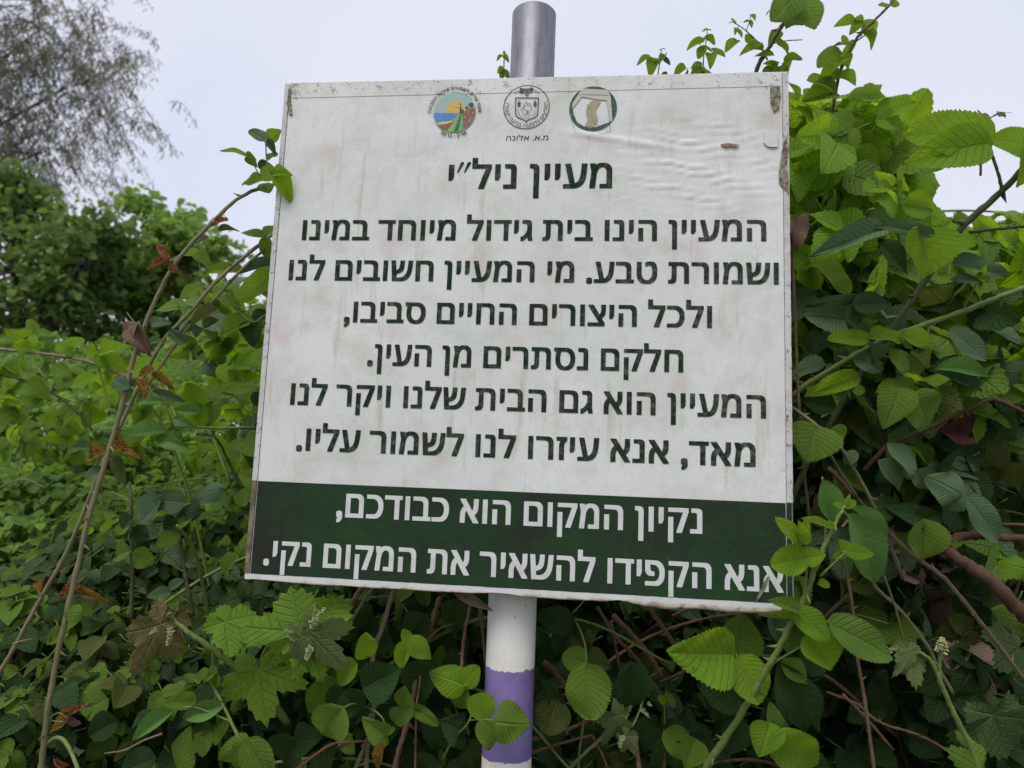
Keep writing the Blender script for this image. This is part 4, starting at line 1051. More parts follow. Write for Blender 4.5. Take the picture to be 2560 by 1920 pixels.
cane('weed_stem', 'dark upright stem standing in the foliage between the long canes and the sign', 'stem',
 [([(284, 1340, 1.1), (286, 1240, 1.1), (284, 1150, 1.11), (283, 1080, 1.12), (280, 1042, 1.13)], 4.5, 3, 'dark', 0), ([(284, 1085, 1.12), (262, 1072, 1.12), (240, 1062, 1.12)], 2, 1.2, 'green', 0), ([(283, 1130, 1.12), (335, 1134, 1.12), (400, 1120, 1.13)], 2, 1.5, 'dark', 0)],
 [(285, 1150, 320, 1162, 40, 'd'), (282, 1190, 250, 1200, 44, 'm'), (286, 1120, 262, 1140, 40, 'd'), (288, 1200, 330, 1215, 44, 'm')], d=1.1)

cane('bramble_cane', 'green cane with fresh leaves crossing low over the field at far left', 'cane',
 [([(-60, 745, 1.5), (0, 754, 1.5), (100, 765, 1.5), (190, 781, 1.5), (270, 812, 1.5), (355, 844, 1.5), (440, 905, 1.5)], 3.6, 3, 'tan', .05), ([(-40, 800, 1.55), (80, 830, 1.55), (160, 885, 1.55), (200, 930, 1.55)], 2.6, 2, 'dark', .05), ([(240, 880, 1.5), (225, 840, 1.5), (212, 790, 1.5), (205, 765, 1.5)], 2.4, 1.6, 'green', 0)],
 [(62, 752, 30, 742, 30, 'b'), (64, 750, 92, 735, 34, 'b'), (70, 750, 66, 722, 30, 'b'), (145, 755, 118, 745, 26, 'b'), (148, 752, 176, 730, 30, 'b'), (146, 754, 158, 772, 22, 'm'), (220, 768, 186, 790, 40, 'b'), (222, 764, 278, 742, 34, 'b'), (224, 768, 262, 800, 44, 'b'), (206, 764, 190, 745, 26, 'b'), (290, 800, 378, 800, 56, 'b', {'tilt': (0, 0, .8)}), (120, 790, 150, 812, 30, 'm'), (60, 830, 110, 855, 40, 'm'), (10, 790, 40, 812, 34, 'm'), (160, 830, 205, 812, 34, 'b'), (235, 795, 222, 770, 20, 'b')], d=1.5)
# grape vine below the lower left corner
cane('grapevine_shoot', 'vine shoot with lobed green and reddish leaves under the lower left sign corner', 'vine',
 [([(620, 1560, .98), (560, 1480, .95), (509, 1441, .93), (455, 1400, .915), (407, 1367, .905), (378, 1340, .905), (368, 1326, .905), (350, 1345, .905)], 7.5, 3.5, 'green', 0),
  ([(477, 1414, .92), (477, 1390, .915), (476, 1372, .91)], 3, 2, 'green', 0), ([(560, 1480, .95), (575, 1400, .94), (640, 1368, .93), (672, 1362, .915)], 4, 3, 'green', 0), ([(655, 1357, .92), (672, 1345, .91), (684, 1335, .9)], 3, 2.5, 'green', 0),
  ([(672, 1362, .915), (668, 1385, .9), (664, 1410, .895)], 2.5, 2, 'green', 0)],
 [(347, 1349, 276, 1476, 128, 'X', 'gr', {'d': .9, 'tilt': (.15, 0, .1), 'label': 'reddish bronze young leaf'}), (376, 1326, 392, 1392, 52, 'X', 'gr', {'d': .905}), (372, 1400, 402, 1402, 60, 'V', 'gr', {'d': .93}),
  (486, 1344, 578, 1388, 110, 'V', 'gr', {'d': .9, 'tilt': (0, 0, 1.1)}), (490, 1346, 446, 1330, 60, 'V', 'gr', {'d': .905, 'tilt': (0, 0, 1.)}),
  (648, 1366, 628, 1272, 215, 'V', 'gr', {'d': .915, 'tilt': (0, 0, .9)}), (645, 1372, 575, 1420, 150, 'V', 'gr', {'d': .93, 'tilt': (0, 0, .6)}),
  (560, 1447, 568, 1572, 190, 'V', 'gr', {'d': .925, 'tilt': (0, 0, .2)}), (668, 1366, 745, 1455, 150, 'W', 'gr', {'d': .9, 'tilt': (-.2, 0, .3), 'label': 'pale bronze young leaf'}),
  (652, 1376, 638, 1440, 60, 'W', 'gr', {'d': .895}), (665, 1400, 700, 1472, 90, 'V', 'gr', {'d': .91})], d=.92)
def bud(u, v, u1, v1, d, w, cat='flower bud', label=None):
    mb = MB(); rg = random.Random(int(u + v))
    A, B = P(u, v, d), P(u1, v1, d)
    for k in range(80):
        t = rg.random(); c = A.lerp(B, t)
        rr = w * mpp(d) * (.5 - .3 * t)
        a = rg.uniform(0, 6.28); off = Vector((math.cos(a), -abs(math.sin(a)) , math.sin(a) * .8)) * rr * rg.uniform(.4, 1)
        s = w * mpp(d) * .12
        p = c + off
        vs = [p + Vector(q) * s for q in ((1, 0, 0), (-1, 0, 0), (0, 1, 0), (0, -1, 0), (0, 0, 1), (0, 0, -1))]
        mb.add(vs, [(0, 2, 4), (2, 1, 4), (1, 3, 4), (3, 0, 4), (2, 0, 5), (1, 2, 5), (3, 1, 5), (0, 3, 5)])
    return mb
def add_bud(parent, *a):
    put('flower_bud', bud(*a).mesh('flower_bud', [SM['bud']]), parent)
vine1 = [o for o in C.objects if o.name.startswith('grapevine_shoot')][0]
add_bud(vine1, 672, 1350, 702, 1314, .895, 18); add_bud(vine1, 672, 1398, 662, 1425, .888, 20); add_bud(vine1, 341, 1358, 325, 1369, .885, 12); add_bud(vine1, 372, 1358, 362, 1392, .885, 18)

# broad leaves at the lower left
cane('leafy_stem', 'stem with broad toothed leaves at the bottom left of the photo', 'stem',
 [([(560, 1720, .9), (536, 1640, .9), (500, 1560, .91), (470, 1500, .92), (452, 1465, .93)], 4, 3, 'green', 0), ([(500, 1560, .91), (430, 1530, .91), (385, 1527, .91)], 2.2, 1.6, 'green', 0), ([(350, 1585, .93), (310, 1600, .93), (270, 1620, .93), (225, 1628, .93)], 2.5, 1.5, 'tan', 0)],
 [(384, 1528, 281, 1600, 36, 's', 'sm'), (489, 1517, 391, 1552, 40, 's', 'sm'), (418, 1508, 357, 1520, 36, 'm'), (388, 1660, 391, 1583, 66, 'm'), (536, 1600, 452, 1650, 50, 'm', {'d': .9}), (538, 1602, 580, 1690, 66, 'm', {'d': .89}), (530, 1604, 510, 1680, 50, 'm', {'d': .9}),
  (468, 1453, 430, 1459, 34, 'm'), (469, 1455, 455, 1486, 36, 'm'), (640, 1600, 600, 1660, 90, 'd', {'d': .98}), (330, 1640, 250, 1670, 60, 'd', {'d': 1.}), (250, 1560, 190, 1590, 60, 'd', {'d': 1.05}), (230, 1510, 175, 1540, 60, 'm', {'d': 1.05}), (640, 1605, 690, 1590, 70, 'd', {'d': .98})], d=.92)

# brambles under the sign
BR = 'bramble canes hanging under the sign'
cane('bramble_cane', 'bramble with a big dark leaf between the vine shoot and the painted post', 'cane',
 [([(788, 1720, .98), (795, 1600, .97), (812, 1500, .96), (805, 1420, .97), (835, 1330, 1.0), (856, 1250, 1.03)], 5, 5, 'tan', .05), ([(808, 1410, .96), (795, 1418, .93), (792, 1416, .92)], 1.5, 1.2, 'green', 0), ([(800, 1530, .96), (815, 1540, .93), (829, 1556, .92), (829, 1580, .91)], 2.2, 1.5, 'green', 0), ([(740, 1530, .92), (765, 1520, .93), (800, 1530, .96)], 1.8, 1.6, 'green', 0)],
 [(792, 1417, 789, 1377, 48, 'b'), (790, 1484, 864, 1446, 84, 'd', {'d': .9, 'label': 'large dark leaf'}), (768, 1436, 724, 1478, 56, 'b'), (724, 1476, 656, 1545, 66, 'm', {'d': .96}), (738, 1532, 684, 1598, 84, 'm', {'d': .9}),
  (745, 1500, 790, 1545, 60, 'd', {'d': .93}), (745, 1495, 700, 1520, 50, 'd', {'d': .94}), (830, 1584, 786, 1558, 50, 'm', {'d': .9}), (831, 1584, 853, 1572, 16, 'b'), (829, 1586, 835, 1612, 16, 'b'), (826, 1610, 808, 1660, 26, 'y', 'dry'), (760, 1590, 735, 1612, 60, 'm', {'d': .95})], d=.93)
cane('bramble_cane', 'reddish thorny cane with bright folded leaves left of the post', 'cane',
 [([(838, 1720, .98), (862, 1620, .98), (885, 1540, .99), (905, 1440, 1.0), (925, 1370, 1.01), (950, 1290, 1.04)], 6, 6, 'brown', .05), ([(925, 1380, 1.), (950, 1358, 1.), (978, 1348, 1.)], 2.5, 1.5, 'brown', 0), ([(905, 1430, 1.0), (890, 1390, .95), (886, 1384, .93)], 1.8, 1.2, 'green', 0)],
 [(885, 1387, 864, 1445, 38, 'b', {'d': .92}), (888, 1384, 938, 1422, 46, 'b', {'d': .91}), (886, 1386, 868, 1360, 24, 'b', {'d': .93})], d=.95)
cane('bramble_cane', 'thin thorny stalk with a round leaf trio low beside the post', 'cane',
 [([(896, 1720, .93), (898, 1600, .93), (900, 1520, .94), (906, 1480, .95), (908, 1460, .96)], 2.6, 2, 'brown', .05), ([(898, 1530, .93), (885, 1530, .92), (874, 1527, .915)], 1.4, 1, 'green', 0)],
 [(874, 1526, 876, 1487, 48, 'm'), (873, 1528, 868, 1569, 52, 'm'), (893, 1528, 947, 1566, 28, 'm'), (890, 1528, 912, 1545, 24, 'm')], d=.92)
cane('bramble_cane', 'slender reddish cane with three bright leaves beside the post', 'cane',
 [([(1000, 1482, .93), (998, 1420, .95), (1005, 1360, .97), (1015, 1310, 1.0), (1020, 1250, 1.03)], 4, 3.5, 'red', .045), ([(1036, 1310, 1.02), (1044, 1380, 1.), (1050, 1440, .99), (1054, 1520, .98)], 3.2, 3, 'brown', .05)],
 [(1001, 1481, 926, 1448, 66, 'b', {'d': .92}), (1002, 1479, 1030, 1440, 46, 'b', {'d': .92}), (1002, 1484, 976, 1532, 56, 'm', {'d': .93})], d=.93)
cane('bramble_shoot', 'three leaves lapping over the purple band of the post', 'shoot',
 [([(955, 1640, .95), (985, 1590, .93), (1010, 1565, .9), (1022, 1530, .9), (1030, 1500, .9)], 2.4, 1.6, 'green', 0), ([(1012, 1556, .9), (1035, 1555, .88), (1052, 1555, .87), (1074, 1556, .868)], 1.4, 1.2, 'green', 0)],
 [(1038, 1500, 1046, 1557, 62, 'b', {'d': .885}), (1052, 1556, 1055, 1625, 52, 'm', {'d': .875}), (1073, 1558, 1140, 1574, 92, 'm', {'d': .866, 'tilt': (.1, 0, .1)}), (990, 1575, 960, 1560, 70, 'd', {'d': .93})], d=.88)
cane('bramble_cane', 'cane with dark leaf trio and large bright leaf right of the post', 'cane',
 [([(1255, 1720, .99), (1250, 1640, .98), (1265, 1530, .95), (1266, 1430, .93), (1262, 1385, .94), (1245, 1345, .96), (1232, 1330, .98)], 2.4, 2, 'green', 0), ([(1275, 1475, .93), (1300, 1480, .94), (1330, 1482, .95)], 1.8, 1.6, 'red', 0),
  ([(1370, 1580, .93), (1378, 1640, .92), (1392, 1720, .91)], 5, 5.5, 'brown', .06), ([(1230, 1332, .98), (1262, 1298, 1.0)], 2, 1.5, 'green', 0)],
 [(1234, 1345, 1166, 1322, 62, 'd', {'d': .96}), (1232, 1350, 1200, 1415, 44, 'd', {'d': .98}), (1250, 1345, 1246, 1386, 40, 'd', {'d': .97}), (1266, 1429, 1214, 1419, 54, 'm', {'d': .93}), (1269, 1429, 1322, 1438, 56, 'o', {'d': .94}),
  (1265, 1440, 1276, 1552, 96, 'm', {'d': .905, 'tilt': (0, 0, .1)}), (1362, 1438, 1360, 1550, 74, 'd', {'d': .94}), (1201, 1518, 1180, 1585, 76, 'o', {'d': .95}), (1202, 1516, 1190, 1478, 36, 'd', {'d': .96}), (1185, 1560, 1215, 1600, 50, 'd', {'d': .98})], d=.93)
cane('grapevine_tip', 'small pale downy vine tip hanging in the dark right of the post', 'vine',
 [([(1395, 1490, .95), (1380, 1540, .94), (1362, 1570, .93), (1345, 1545, .92)], 2.6, 2, 'green', 0)],
 [(1336, 1545, 1302, 1618, 84, 'W', 'gr', {'d': .91}), (1350, 1590, 1378, 1632, 50, 'W', 'gr', {'d': .905}), (1340, 1548, 1318, 1536, 50, 'W', 'gr', {'d': .92})], d=.93)
vt = [o for o in C.objects if o.name.startswith('grapevine_tip')][0]
add_bud(vt, 1345, 1590, 1340, 1612, .9, 14); add_bud(vt, 1385, 1530, 1402, 1548, .93, 12); add_bud(vt, 1400, 1518, 1406, 1524, .93, 10)
cane('bramble_cane', 'short cane with dark leaf trio right of the small pale vine tip', 'cane',
 [([(1432, 1720, .97), (1436, 1640, .97), (1438, 1580, .97), (1436, 1550, .97)], 3, 2.2, 'red', .05), ([(1438, 1600, .97), (1435, 1520, .97), (1440, 1490, .98)], 1.6, 1.2, 'green', 0)],
 [(1440, 1580, 1490, 1634, 60, 'm', {'d': .95}), (1438, 1580, 1404, 1620, 54, 'd'), (1442, 1578, 1492, 1570, 44, 'd'), (1436, 1520, 1422, 1500, 16, 'b'), (1440, 1500, 1460, 1528, 20, 'm')], d=.96)
cane('bramble_cane', 'two long brown thorny canes slanting in the dark right of the post', 'cane',
 [([(1290, 1310, 1.08), (1330, 1375, 1.06), (1372, 1420, 1.05), (1412, 1480, 1.05), (1445, 1530, 1.06)], 3.6, 3.2, 'brown', .05), ([(1400, 1310, 1.06), (1435, 1360, 1.05), (1470, 1415, 1.05)], 5, 4.5, 'brown', .05), ([(1325, 1330, 1.2), (1390, 1400, 1.2), (1430, 1460, 1.2)], 6, 6, 'brown', .06),
  ([(1175, 1430, 1.05), (1200, 1455, 1.05), (1245, 1515, 1.05)], 7, 5, 'brown', .05), ([(1320, 1340, 1.15), (1340, 1450, 1.15), (1350, 1480, 1.15)], 3, 3, 'red', .05)], [], d=1.05)
cane('bramble_cane', 'reddish cane arching low behind the purple part of the post', 'cane',
 [([(1130, 1598, 1.02), (1190, 1590, 1.02), (1240, 1570, 1.02), (1290, 1550, 1.02)], 4, 3.5, 'red', .04), ([(1145, 1628, 1.), (1210, 1606, 1.), (1280, 1588, 1.)], 3.2, 2.6, 'red', .045), ([(1230, 1660, 1.), (1260, 1630, 1.), (1310, 1585, 1.)], 4, 3.5, 'olive', .05), ([(1280, 1590, 1.), (1305, 1640, 1.), (1325, 1700, 1.)], 2.5, 2.5, 'brown', .04)], [], d=1.02)
cane('bramble_cane', 'arched reddish cane at the bottom between the vine shoot and the post', 'cane',
 [([(640, 1664, .95), (675, 1635, .95), (720, 1607, .95), (770, 1602, .95), (800, 1600, .96)], 3, 3, 'red', .04), ([(765, 1670, .98), (785, 1620, .98), (800, 1585, .98)], 5, 4.5, 'olive', .05)], [], d=.96)
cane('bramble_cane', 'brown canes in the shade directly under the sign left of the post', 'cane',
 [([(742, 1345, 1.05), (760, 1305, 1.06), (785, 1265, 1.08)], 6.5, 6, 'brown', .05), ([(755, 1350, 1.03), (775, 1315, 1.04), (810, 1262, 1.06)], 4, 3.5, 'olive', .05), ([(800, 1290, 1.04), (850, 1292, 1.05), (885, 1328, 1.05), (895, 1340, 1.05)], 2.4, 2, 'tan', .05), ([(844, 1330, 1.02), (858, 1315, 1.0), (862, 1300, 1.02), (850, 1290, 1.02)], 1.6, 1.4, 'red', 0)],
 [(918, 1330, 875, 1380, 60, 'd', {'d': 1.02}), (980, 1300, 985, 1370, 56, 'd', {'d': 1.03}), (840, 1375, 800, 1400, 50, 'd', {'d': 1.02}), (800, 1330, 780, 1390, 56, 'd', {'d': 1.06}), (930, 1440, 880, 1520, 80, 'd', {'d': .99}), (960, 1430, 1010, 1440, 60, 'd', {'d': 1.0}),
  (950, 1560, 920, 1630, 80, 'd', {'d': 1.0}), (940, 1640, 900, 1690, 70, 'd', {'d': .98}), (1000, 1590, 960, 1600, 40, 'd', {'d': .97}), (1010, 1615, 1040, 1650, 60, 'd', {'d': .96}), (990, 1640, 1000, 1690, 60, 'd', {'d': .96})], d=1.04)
# dry bamboo-like leaf caught under the sign
lf = hero_leaf(None, 975, 1268, 1064, 1322, 22, 'n', 'sm', d=.925, dt=-.02, tilt=(0, 0, .1))
lf.name = 'dry_leaf'; lf['label'] = 'long dry brown leaf hanging under the sign left of the post'; lf['category'] = 'leaf'

# shoot in front of the lower right corner of the sign
cane('bramble_shoot', 'bright green thorny shoot in front of the lower right sign corner', 'shoot',
 [([(1500, 1720, .9), (1530, 1650, .88), (1570, 1590, .865), (1622, 1506, .85), (1660, 1440, .835), (1700, 1365, .82), (1740, 1285, .815), (1765, 1220, .81), (1790, 1160, .81), (1810, 1120, .81), (1826, 1092, .81)], 8.6, 3.2, 'green', .025),
  ([(1737, 1290, .815), (1742, 1245, .812), (1740, 1205, .81), (1727, 1170, .81)], 3, 2, 'green', .04), ([(1778, 1195, .81), (1783, 1160, .808), (1782, 1133, .805)], 2.6, 1.8, 'green', .04), ([(1772, 1245, .81), (1800, 1218, .805), (1831, 1190, .8)], 2.8, 1.8, 'green', .05),
  ([(1660, 1440, .835), (1690, 1420, .84), (1735, 1395, .84)], 2.6, 1.8, 'green', 0), ([(1622, 1506, .85), (1600, 1440, .87), (1590, 1412, .88)], 2.2, 1.8, 'green', 0)],
 [(1738, 1207, 1666, 1219, 62, 'b', {'d': .805}), (1740, 1206, 1783, 1198, 42, 'b', {'d': .805}), (1727, 1172, 1685, 1120, 40, 'b', {'d': .805}), (1727, 1170, 1728, 1128, 34, 'b', {'d': .81}), (1724, 1172, 1716, 1142, 26, 'b', {'d': .8}), (1728, 1168, 1745, 1125, 26, 'b', {'d': .81}),
  (1783, 1134, 1732, 1116, 18, 'b'), (1784, 1134, 1808, 1140, 18, 'b'), (1831, 1190, 1890, 1198, 32, 'b', {'d': .8}), (1830, 1190, 1812, 1165, 26, 'b'), (1828, 1192, 1798, 1202, 22, 'b'), (1826, 1094, 1852, 1082, 18, 'b'), (1824, 1096, 1800, 1086, 14, 'b'), (1826, 1092, 1836, 1070, 12, 'b'),
  (1770, 1258, 1792, 1268, 20, 'b'), (1724, 1322, 1799, 1386, 54, 'b', {'d': .81}), (1722, 1320, 1666, 1292, 34, 'm', {'d': .81}), (1716, 1325, 1680, 1330, 34, 'b', {'d': .82}), (1722, 1322, 1752, 1352, 40, 'm', {'d': .82}), (1715, 1322, 1718, 1298, 26, 'm', {'d': .81}),
  (1720, 1330, 1642, 1325, 16, 'm', {'d': .82}), (1797, 1350, 1930, 1418, 80, 'm', {'d': .815, 'tilt': (0, 0, .4)}), (1752, 1372, 1797, 1446, 98, 'b', {'d': .83}),
  (1575, 1412, 1453, 1416, 122, 'b', {'d': .86, 'tilt': (-.1, 0, .15)}), (1596, 1416, 1612, 1332, 98, 'm', {'d': .9}), (1600, 1424, 1642, 1520, 92, 'b', {'d': .86}), (1595, 1512, 1508, 1466, 82, 'd', {'d': .93}),
  (1662, 1568, 1642, 1632, 70, 'b', {'d': .85}), (1663, 1570, 1672, 1524, 46, 'm', {'d': .86}), (1665, 1572, 1722, 1584, 44, 'o', {'d': .86}), (1678, 1590, 1778, 1668, 92, 'b', {'d': .84}),
  (1681, 1430, 1752, 1592, 82, 'd', 'sm', {'d': .9}), (1686, 1432, 1745, 1475, 50, 'm', 'sm', {'d': .9}), (1742, 1482, 1795, 1596, 60, 'd', {'d': .92}), (1730, 1420, 1800, 1430, 70, 'd', {'d': .9}), (1662, 1332, 1694, 1402, 58, 'g', {'d': .93}),
  (1500, 1600, 1480, 1660, 60, 'm', {'d': .93}), (1600, 1560, 1570, 1640, 60, 'd', {'d': .93}), (1545, 1480, 1560, 1560, 60, 'd', {'d': .95})], d=.81)

# right of the sign
cane('bramble_cane', 'thick dark green cane rising diagonally to the right edge of the photo', 'cane',
 [([(1690, 1130, 1.02), (1740, 1010, 1.0), (1820, 868, .98), (1902, 746, .96), (1987, 623, .94), (2070, 500, .93), (2162, 415, .92), (2260, 310, .9)], 6, 6.6, 'dark', .04),
  ([(2165, 412, .92), (2155, 370, .91), (2135, 320, .9), (2110, 298, .89)], 3.5, 2.6, 'green', 0), ([(2095, 502, .93), (2150, 495, .93), (2230, 488, .93)], 3.4, 3, 'dark', .06), ([(2010, 595, .93), (2005, 560, .92), (1995, 520, .92), (1985, 500, .92)], 3, 2.2, 'green', 0), ([(1990, 500, .92), (1940, 480, .92), (1905, 490, .92)], 2, 1.6, 'green', 0)],
 [(2130, 304, 1964, 282, 104, 'b', {'d': .89, 'tilt': (0, 0, .25), 'label': 'very large bright leaf against the sky'}), (2125, 312, 1966, 345, 96, 'b', {'d': .885, 'tilt': (0, 0, .1)}), (2230, 318, 2145, 297, 70, 'b', {'d': .89}), (2225, 330, 2200, 400, 60, 'b', {'d': .9}),
  (1900, 500, 1757, 541, 52, 'g', {'d': .92}), (1902, 505, 1770, 552, 60, 'b', {'d': .94}), (2003, 506, 1858, 474, 28, 'g', {'d': .91}), (1990, 500, 1995, 600, 124, 'b', {'d': .92, 'tilt': (.1, 0, -.1), 'label': 'large sunlit leaf hanging under the dark cane'}), (1905, 530, 1966, 588, 48, 'd', {'d': .9}),
  (2060, 568, 2172, 596, 44, 'g', {'d': .93}), (1848, 642, 1748, 648, 26, 'd', {'d': .93}), (1848, 660, 1928, 652, 50, 'd', {'d': .92}), (1838, 662, 1870, 700, 70, 'd', {'d': .93}), (1775, 576, 1833, 634, 50, 'm', {'d': .97})], d=.93)
cane('bramble_cane', 'pale green cane running from the sign edge up to the right', 'cane',
 [([(1690, 880, 1.02), (1712, 855, 1.0), (1760, 820, .99), (1881, 748, .97), (1949, 718, .96), (2083, 672, .95), (2150, 645, .94), (2260, 605, .93)], 5.6, 5.6, 'green', .04),
  ([(1880, 750, .97), (1885, 735, .95), (1875, 728, .94)], 2, 1.5, 'green', 0), ([(2080, 672, .95), (2095, 640, .94), (2110, 610, .93)], 2.2, 1.5, 'green', 0), ([(1885, 765, .97), (1930, 775, .95), (1975, 800, .94)], 2, 1.5, 'green', 0)],
 [(1872, 733, 1790, 729, 38, 'b', {'d': .93}), (1880, 728, 1950, 735, 44, 'b', {'d': .93}), (1885, 745, 1895, 780, 50, 'd', {'d': .92}), (1955, 726, 2014, 758, 44, 'b', {'d': .94}), (1950, 730, 1985, 752, 30, 'm', {'d': .93}), (2056, 716, 2132, 776, 62, 'g', {'d': .94}),
  (2020, 800, 2142, 808, 46, 's', 'sm', {'d': .93, 'tilt': (0, 0, .6)}), (2018, 806, 2125, 840, 70, 'd', {'d': .95}), (1846, 816, 1742, 852, 44, 'b', {'d': .96}), (1850, 775, 1905, 800, 40, 'g', {'d': .94}), (2112, 605, 2060, 600, 26, 'g', {'d': .92}), (2112, 604, 2130, 575, 14, 'b', {'d': .92}),
  (1958, 800, 1930, 752, 46, 'm', {'d': .93}), (1960, 800, 1990, 768, 46, 'm', {'d': .94}), (1975, 760, 2010, 790, 40, 'o', {'d': .93}), (1770, 720, 1745, 760, 50, 'd', {'d': 1.02}), (1830, 760, 1800, 790, 44, 'd', {'d': 1.02})], d=.95)
cane('bramble_cane', 'cane with broad veined leaves hanging halfway down the sign right edge', 'cane',
 [([(1950, 1250, .98), (1905, 1130, .96), (1860, 1040, .95), (1810, 960, .94), (1765, 920, .93), (1712, 880, .95)], 4.5, 3.5, 'olive', .04), ([(1852, 1075, .97), (1810, 1010, .96), (1780, 960, .95)], 3.5, 3, 'olive', .05),
  ([(1905, 1130, .96), (1960, 1190, .96), (2040, 1250, .96), (2110, 1335, .96), (2150, 1385, .96), (2215, 1470, .96)], 5, 4.5, 'tan', .06), ([(1790, 1010, 1.), (1850, 1075, 1.0), (1950, 1180, 1.)], 4.5, 3.5, 'brown', .05)],
 [(1762, 924, 1746, 996, 110, 'm', {'d': .93}), (1790, 935, 1822, 960, 50, 'm', {'d': .94}), (1942, 846, 1918, 916, 74, 'm', {'d': .93}), (1974, 856, 2018, 928, 88, 'm', {'d': .925}), (1960, 850, 1945, 815, 56, 'm', {'d': .94}), (1978, 858, 2000, 850, 20, 'b'),
  (1971, 1022, 1932, 952, 72, 'g', {'d': .93}), (1975, 1020, 2020, 1060, 44, 'g', {'d': .93}), (2072, 1070, 2026, 1032, 80, 'g', {'d': .92}), (2094, 1078, 2160, 1170, 66, 'g', {'d': .91}), (2070, 1075, 2040, 1098, 44, 'g'), (1993, 1128, 1999, 1210, 80, 'm', {'d': .925}), (1990, 1126, 1930, 1088, 54, 'd'), (1994, 1124, 2030, 1108, 54, 'd'),
  (1900, 1000, 1945, 1060, 44, 'g', {'d': .95}), (1930, 1110, 1880, 1080, 60, 'd', {'d': .95}), (1850, 980, 1820, 1000, 30, 'g'), (1745, 870, 1810, 880, 60, 'd', {'d': 1.0}), (1740, 885, 1770, 920, 60, 'd', {'d': 1.0}),
  (2090, 945, 2035, 930, 62, 'k', 'dry', {'d': .96, 'label': 'withered maroon leaf'}), (2060, 905, 2095, 912, 26, 'y', 'dry', {'d': .96}), (2020, 1180, 2058, 1196, 30, 'y', 'dry', {'d': .96})], d=.94)
cane('smooth_leaved_stem', 'stem with very long smooth leaves behind the bright corner shoot', 'stem',
 [([(1960, 1420, .95), (1930, 1300, .93), (1880, 1180, .9), (1834, 1120, .88), (1782, 1045, .88), (1776, 1030, .88)], 3, 2, 'olive', 0)],
 [(1777, 1036, 1800, 1130, 52, 's', 'sm', {'d': .87}), (1832, 1110, 1912, 1268, 92, 's', 'sm', {'d': .86, 'tilt': (.1, 0, .2)}), (1835, 1095, 1925, 1170, 40, 's', 'sm', {'d': .9}), (1800, 1170, 1850, 1240, 60, 's', 'sm', {'d': .88})], d=.88)
cane('woody_vine', 'thick shaggy brown vine branch at the lower right edge', 'vine',
 [([(2300, 1400, .9), (2212, 1328, .9), (2150, 1262, .9), (2100, 1225, .91), (2058, 1200, .92), (2056, 1172, .93), (2085, 1157, .93), (2140, 1160, .93), (2260, 1166, .93)], 17, 7, 'wood', 0),
  ([(2260, 910, .93), (2212, 890, .93), (2165, 868, .935), (2140, 862, .94), (2100, 880, .945), (2030, 912, .96), (1946, 950, .97), (1915, 965, .98), (1890, 990, .98), (1868, 1016, .99)], 5, 5, 'wood', 0)],
 [(2215, 1230, 2168, 1215, 50, 'b'), (2225, 1345, 2155, 1322, 60, 'm'), (2060, 1180, 2085, 1150, 22, 'b'), (2150, 1330, 2190, 1375, 40, 'g')], d=.92)
cane('dead_cane', 'thin thorny brown cane falling through the dark at the lower right', 'cane',
 [([(1823, 1200, .93), (1838, 1290, .93), (1845, 1345, .93), (1852, 1420, .92), (1867, 1506, .92), (1880, 1600, .91), (1895, 1720, .9)], 3.4, 4, 'brown', .03), ([(1845, 1322, .95), (1810, 1360, .95), (1790, 1365, .95)], 2.2, 2, 'brown', .04), ([(1805, 1325, .95), (1860, 1330, .95), (1920, 1348, .95)], 2.2, 1.5, 'red', .03)], [], d=.93)
cane('dead_cane', 'long olive cane crossing the dark thicket at the lower right', 'cane',
 [([(1880, 1240, 1.), (1894, 1271, 1.), (1949, 1323, 1.), (2004, 1397, 1.), (2025, 1440, 1.0), (2060, 1500, 1.)], 4, 4, 'olive', .05), ([(1785, 1495, 1.1), (1850, 1520, 1.08), (1900, 1560, 1.06), (1990, 1590, 1.05), (2060, 1630, 1.05)], 3, 3, 'brown', .05), ([(1820, 1500, 1.0), (1860, 1540, 1.0), (1930, 1620, 1.0)], 3.2, 2.6, 'brown', .05)], [], d=1.0)
cane('grapevine_shoot', 'pale vine shoot with a round flower bud at the lower right', 'vine',
 [([(2130, 1720, .9), (2099, 1621, .9), (2060, 1540, .9), (2031, 1473, .9), (2015, 1435, .9), (1992, 1412, .9), (1962, 1408, .9)], 7, 3.5, 'green', 0), ([(2031, 1473, .9), (2030, 1430, .9), (2032, 1402, .9)], 3.5, 3, 'green', 0)],
 [(1965, 1412, 1985, 1488, 84, 'W', 'gr', {'d': .9}), (1968, 1410, 1930, 1462, 34, 'W', 'gr', {'d': .895}), (1962, 1408, 1925, 1400, 40, 'W', 'gr', {'d': .91}),
  (2145, 1545, 2180, 1640, 190, 'Z', 'gr', {'d': .93, 'tilt': (-.2, 0, .2)}), (2120, 1665, 2060, 1618, 130, 'm', 'gr', {'d': .9}), (2180, 1560, 2100, 1520, 90, 'Z', 'gr', {'d': .96}), (2200, 1400, 2150, 1440, 120, 'Z', 'gr', {'d': 1.02})], d=.9)
vs_ = [o for o in C.objects if o.name.startswith('grapevine_shoot')][-1]
add_bud(vs_, 2032, 1406, 2034, 1380, .895, 30); add_bud(vs_, 1928, 1402, 1912, 1410, .9, 16)
cane('dead_stalk', 'thin upright orange brown stalk along the right edge of the sign', 'stalk',
 [([(1752, 1200, .96), (1748, 1120, .96), (1735, 1000, .955), (1725, 860, .95), (1718, 700, .955), (1712, 540, .96), (1710, 480, .97)], 3, 3.6, 'brown', .08)],
 [(1716, 480, 1728, 530, 40, 'n', 'dry', {'d': .955}), (1712, 505, 1700, 530, 26, 'n', 'dry', {'d': .96}), (1722, 488, 1740, 500, 20, 'n', 'dry', {'d': .955})], d=.955)

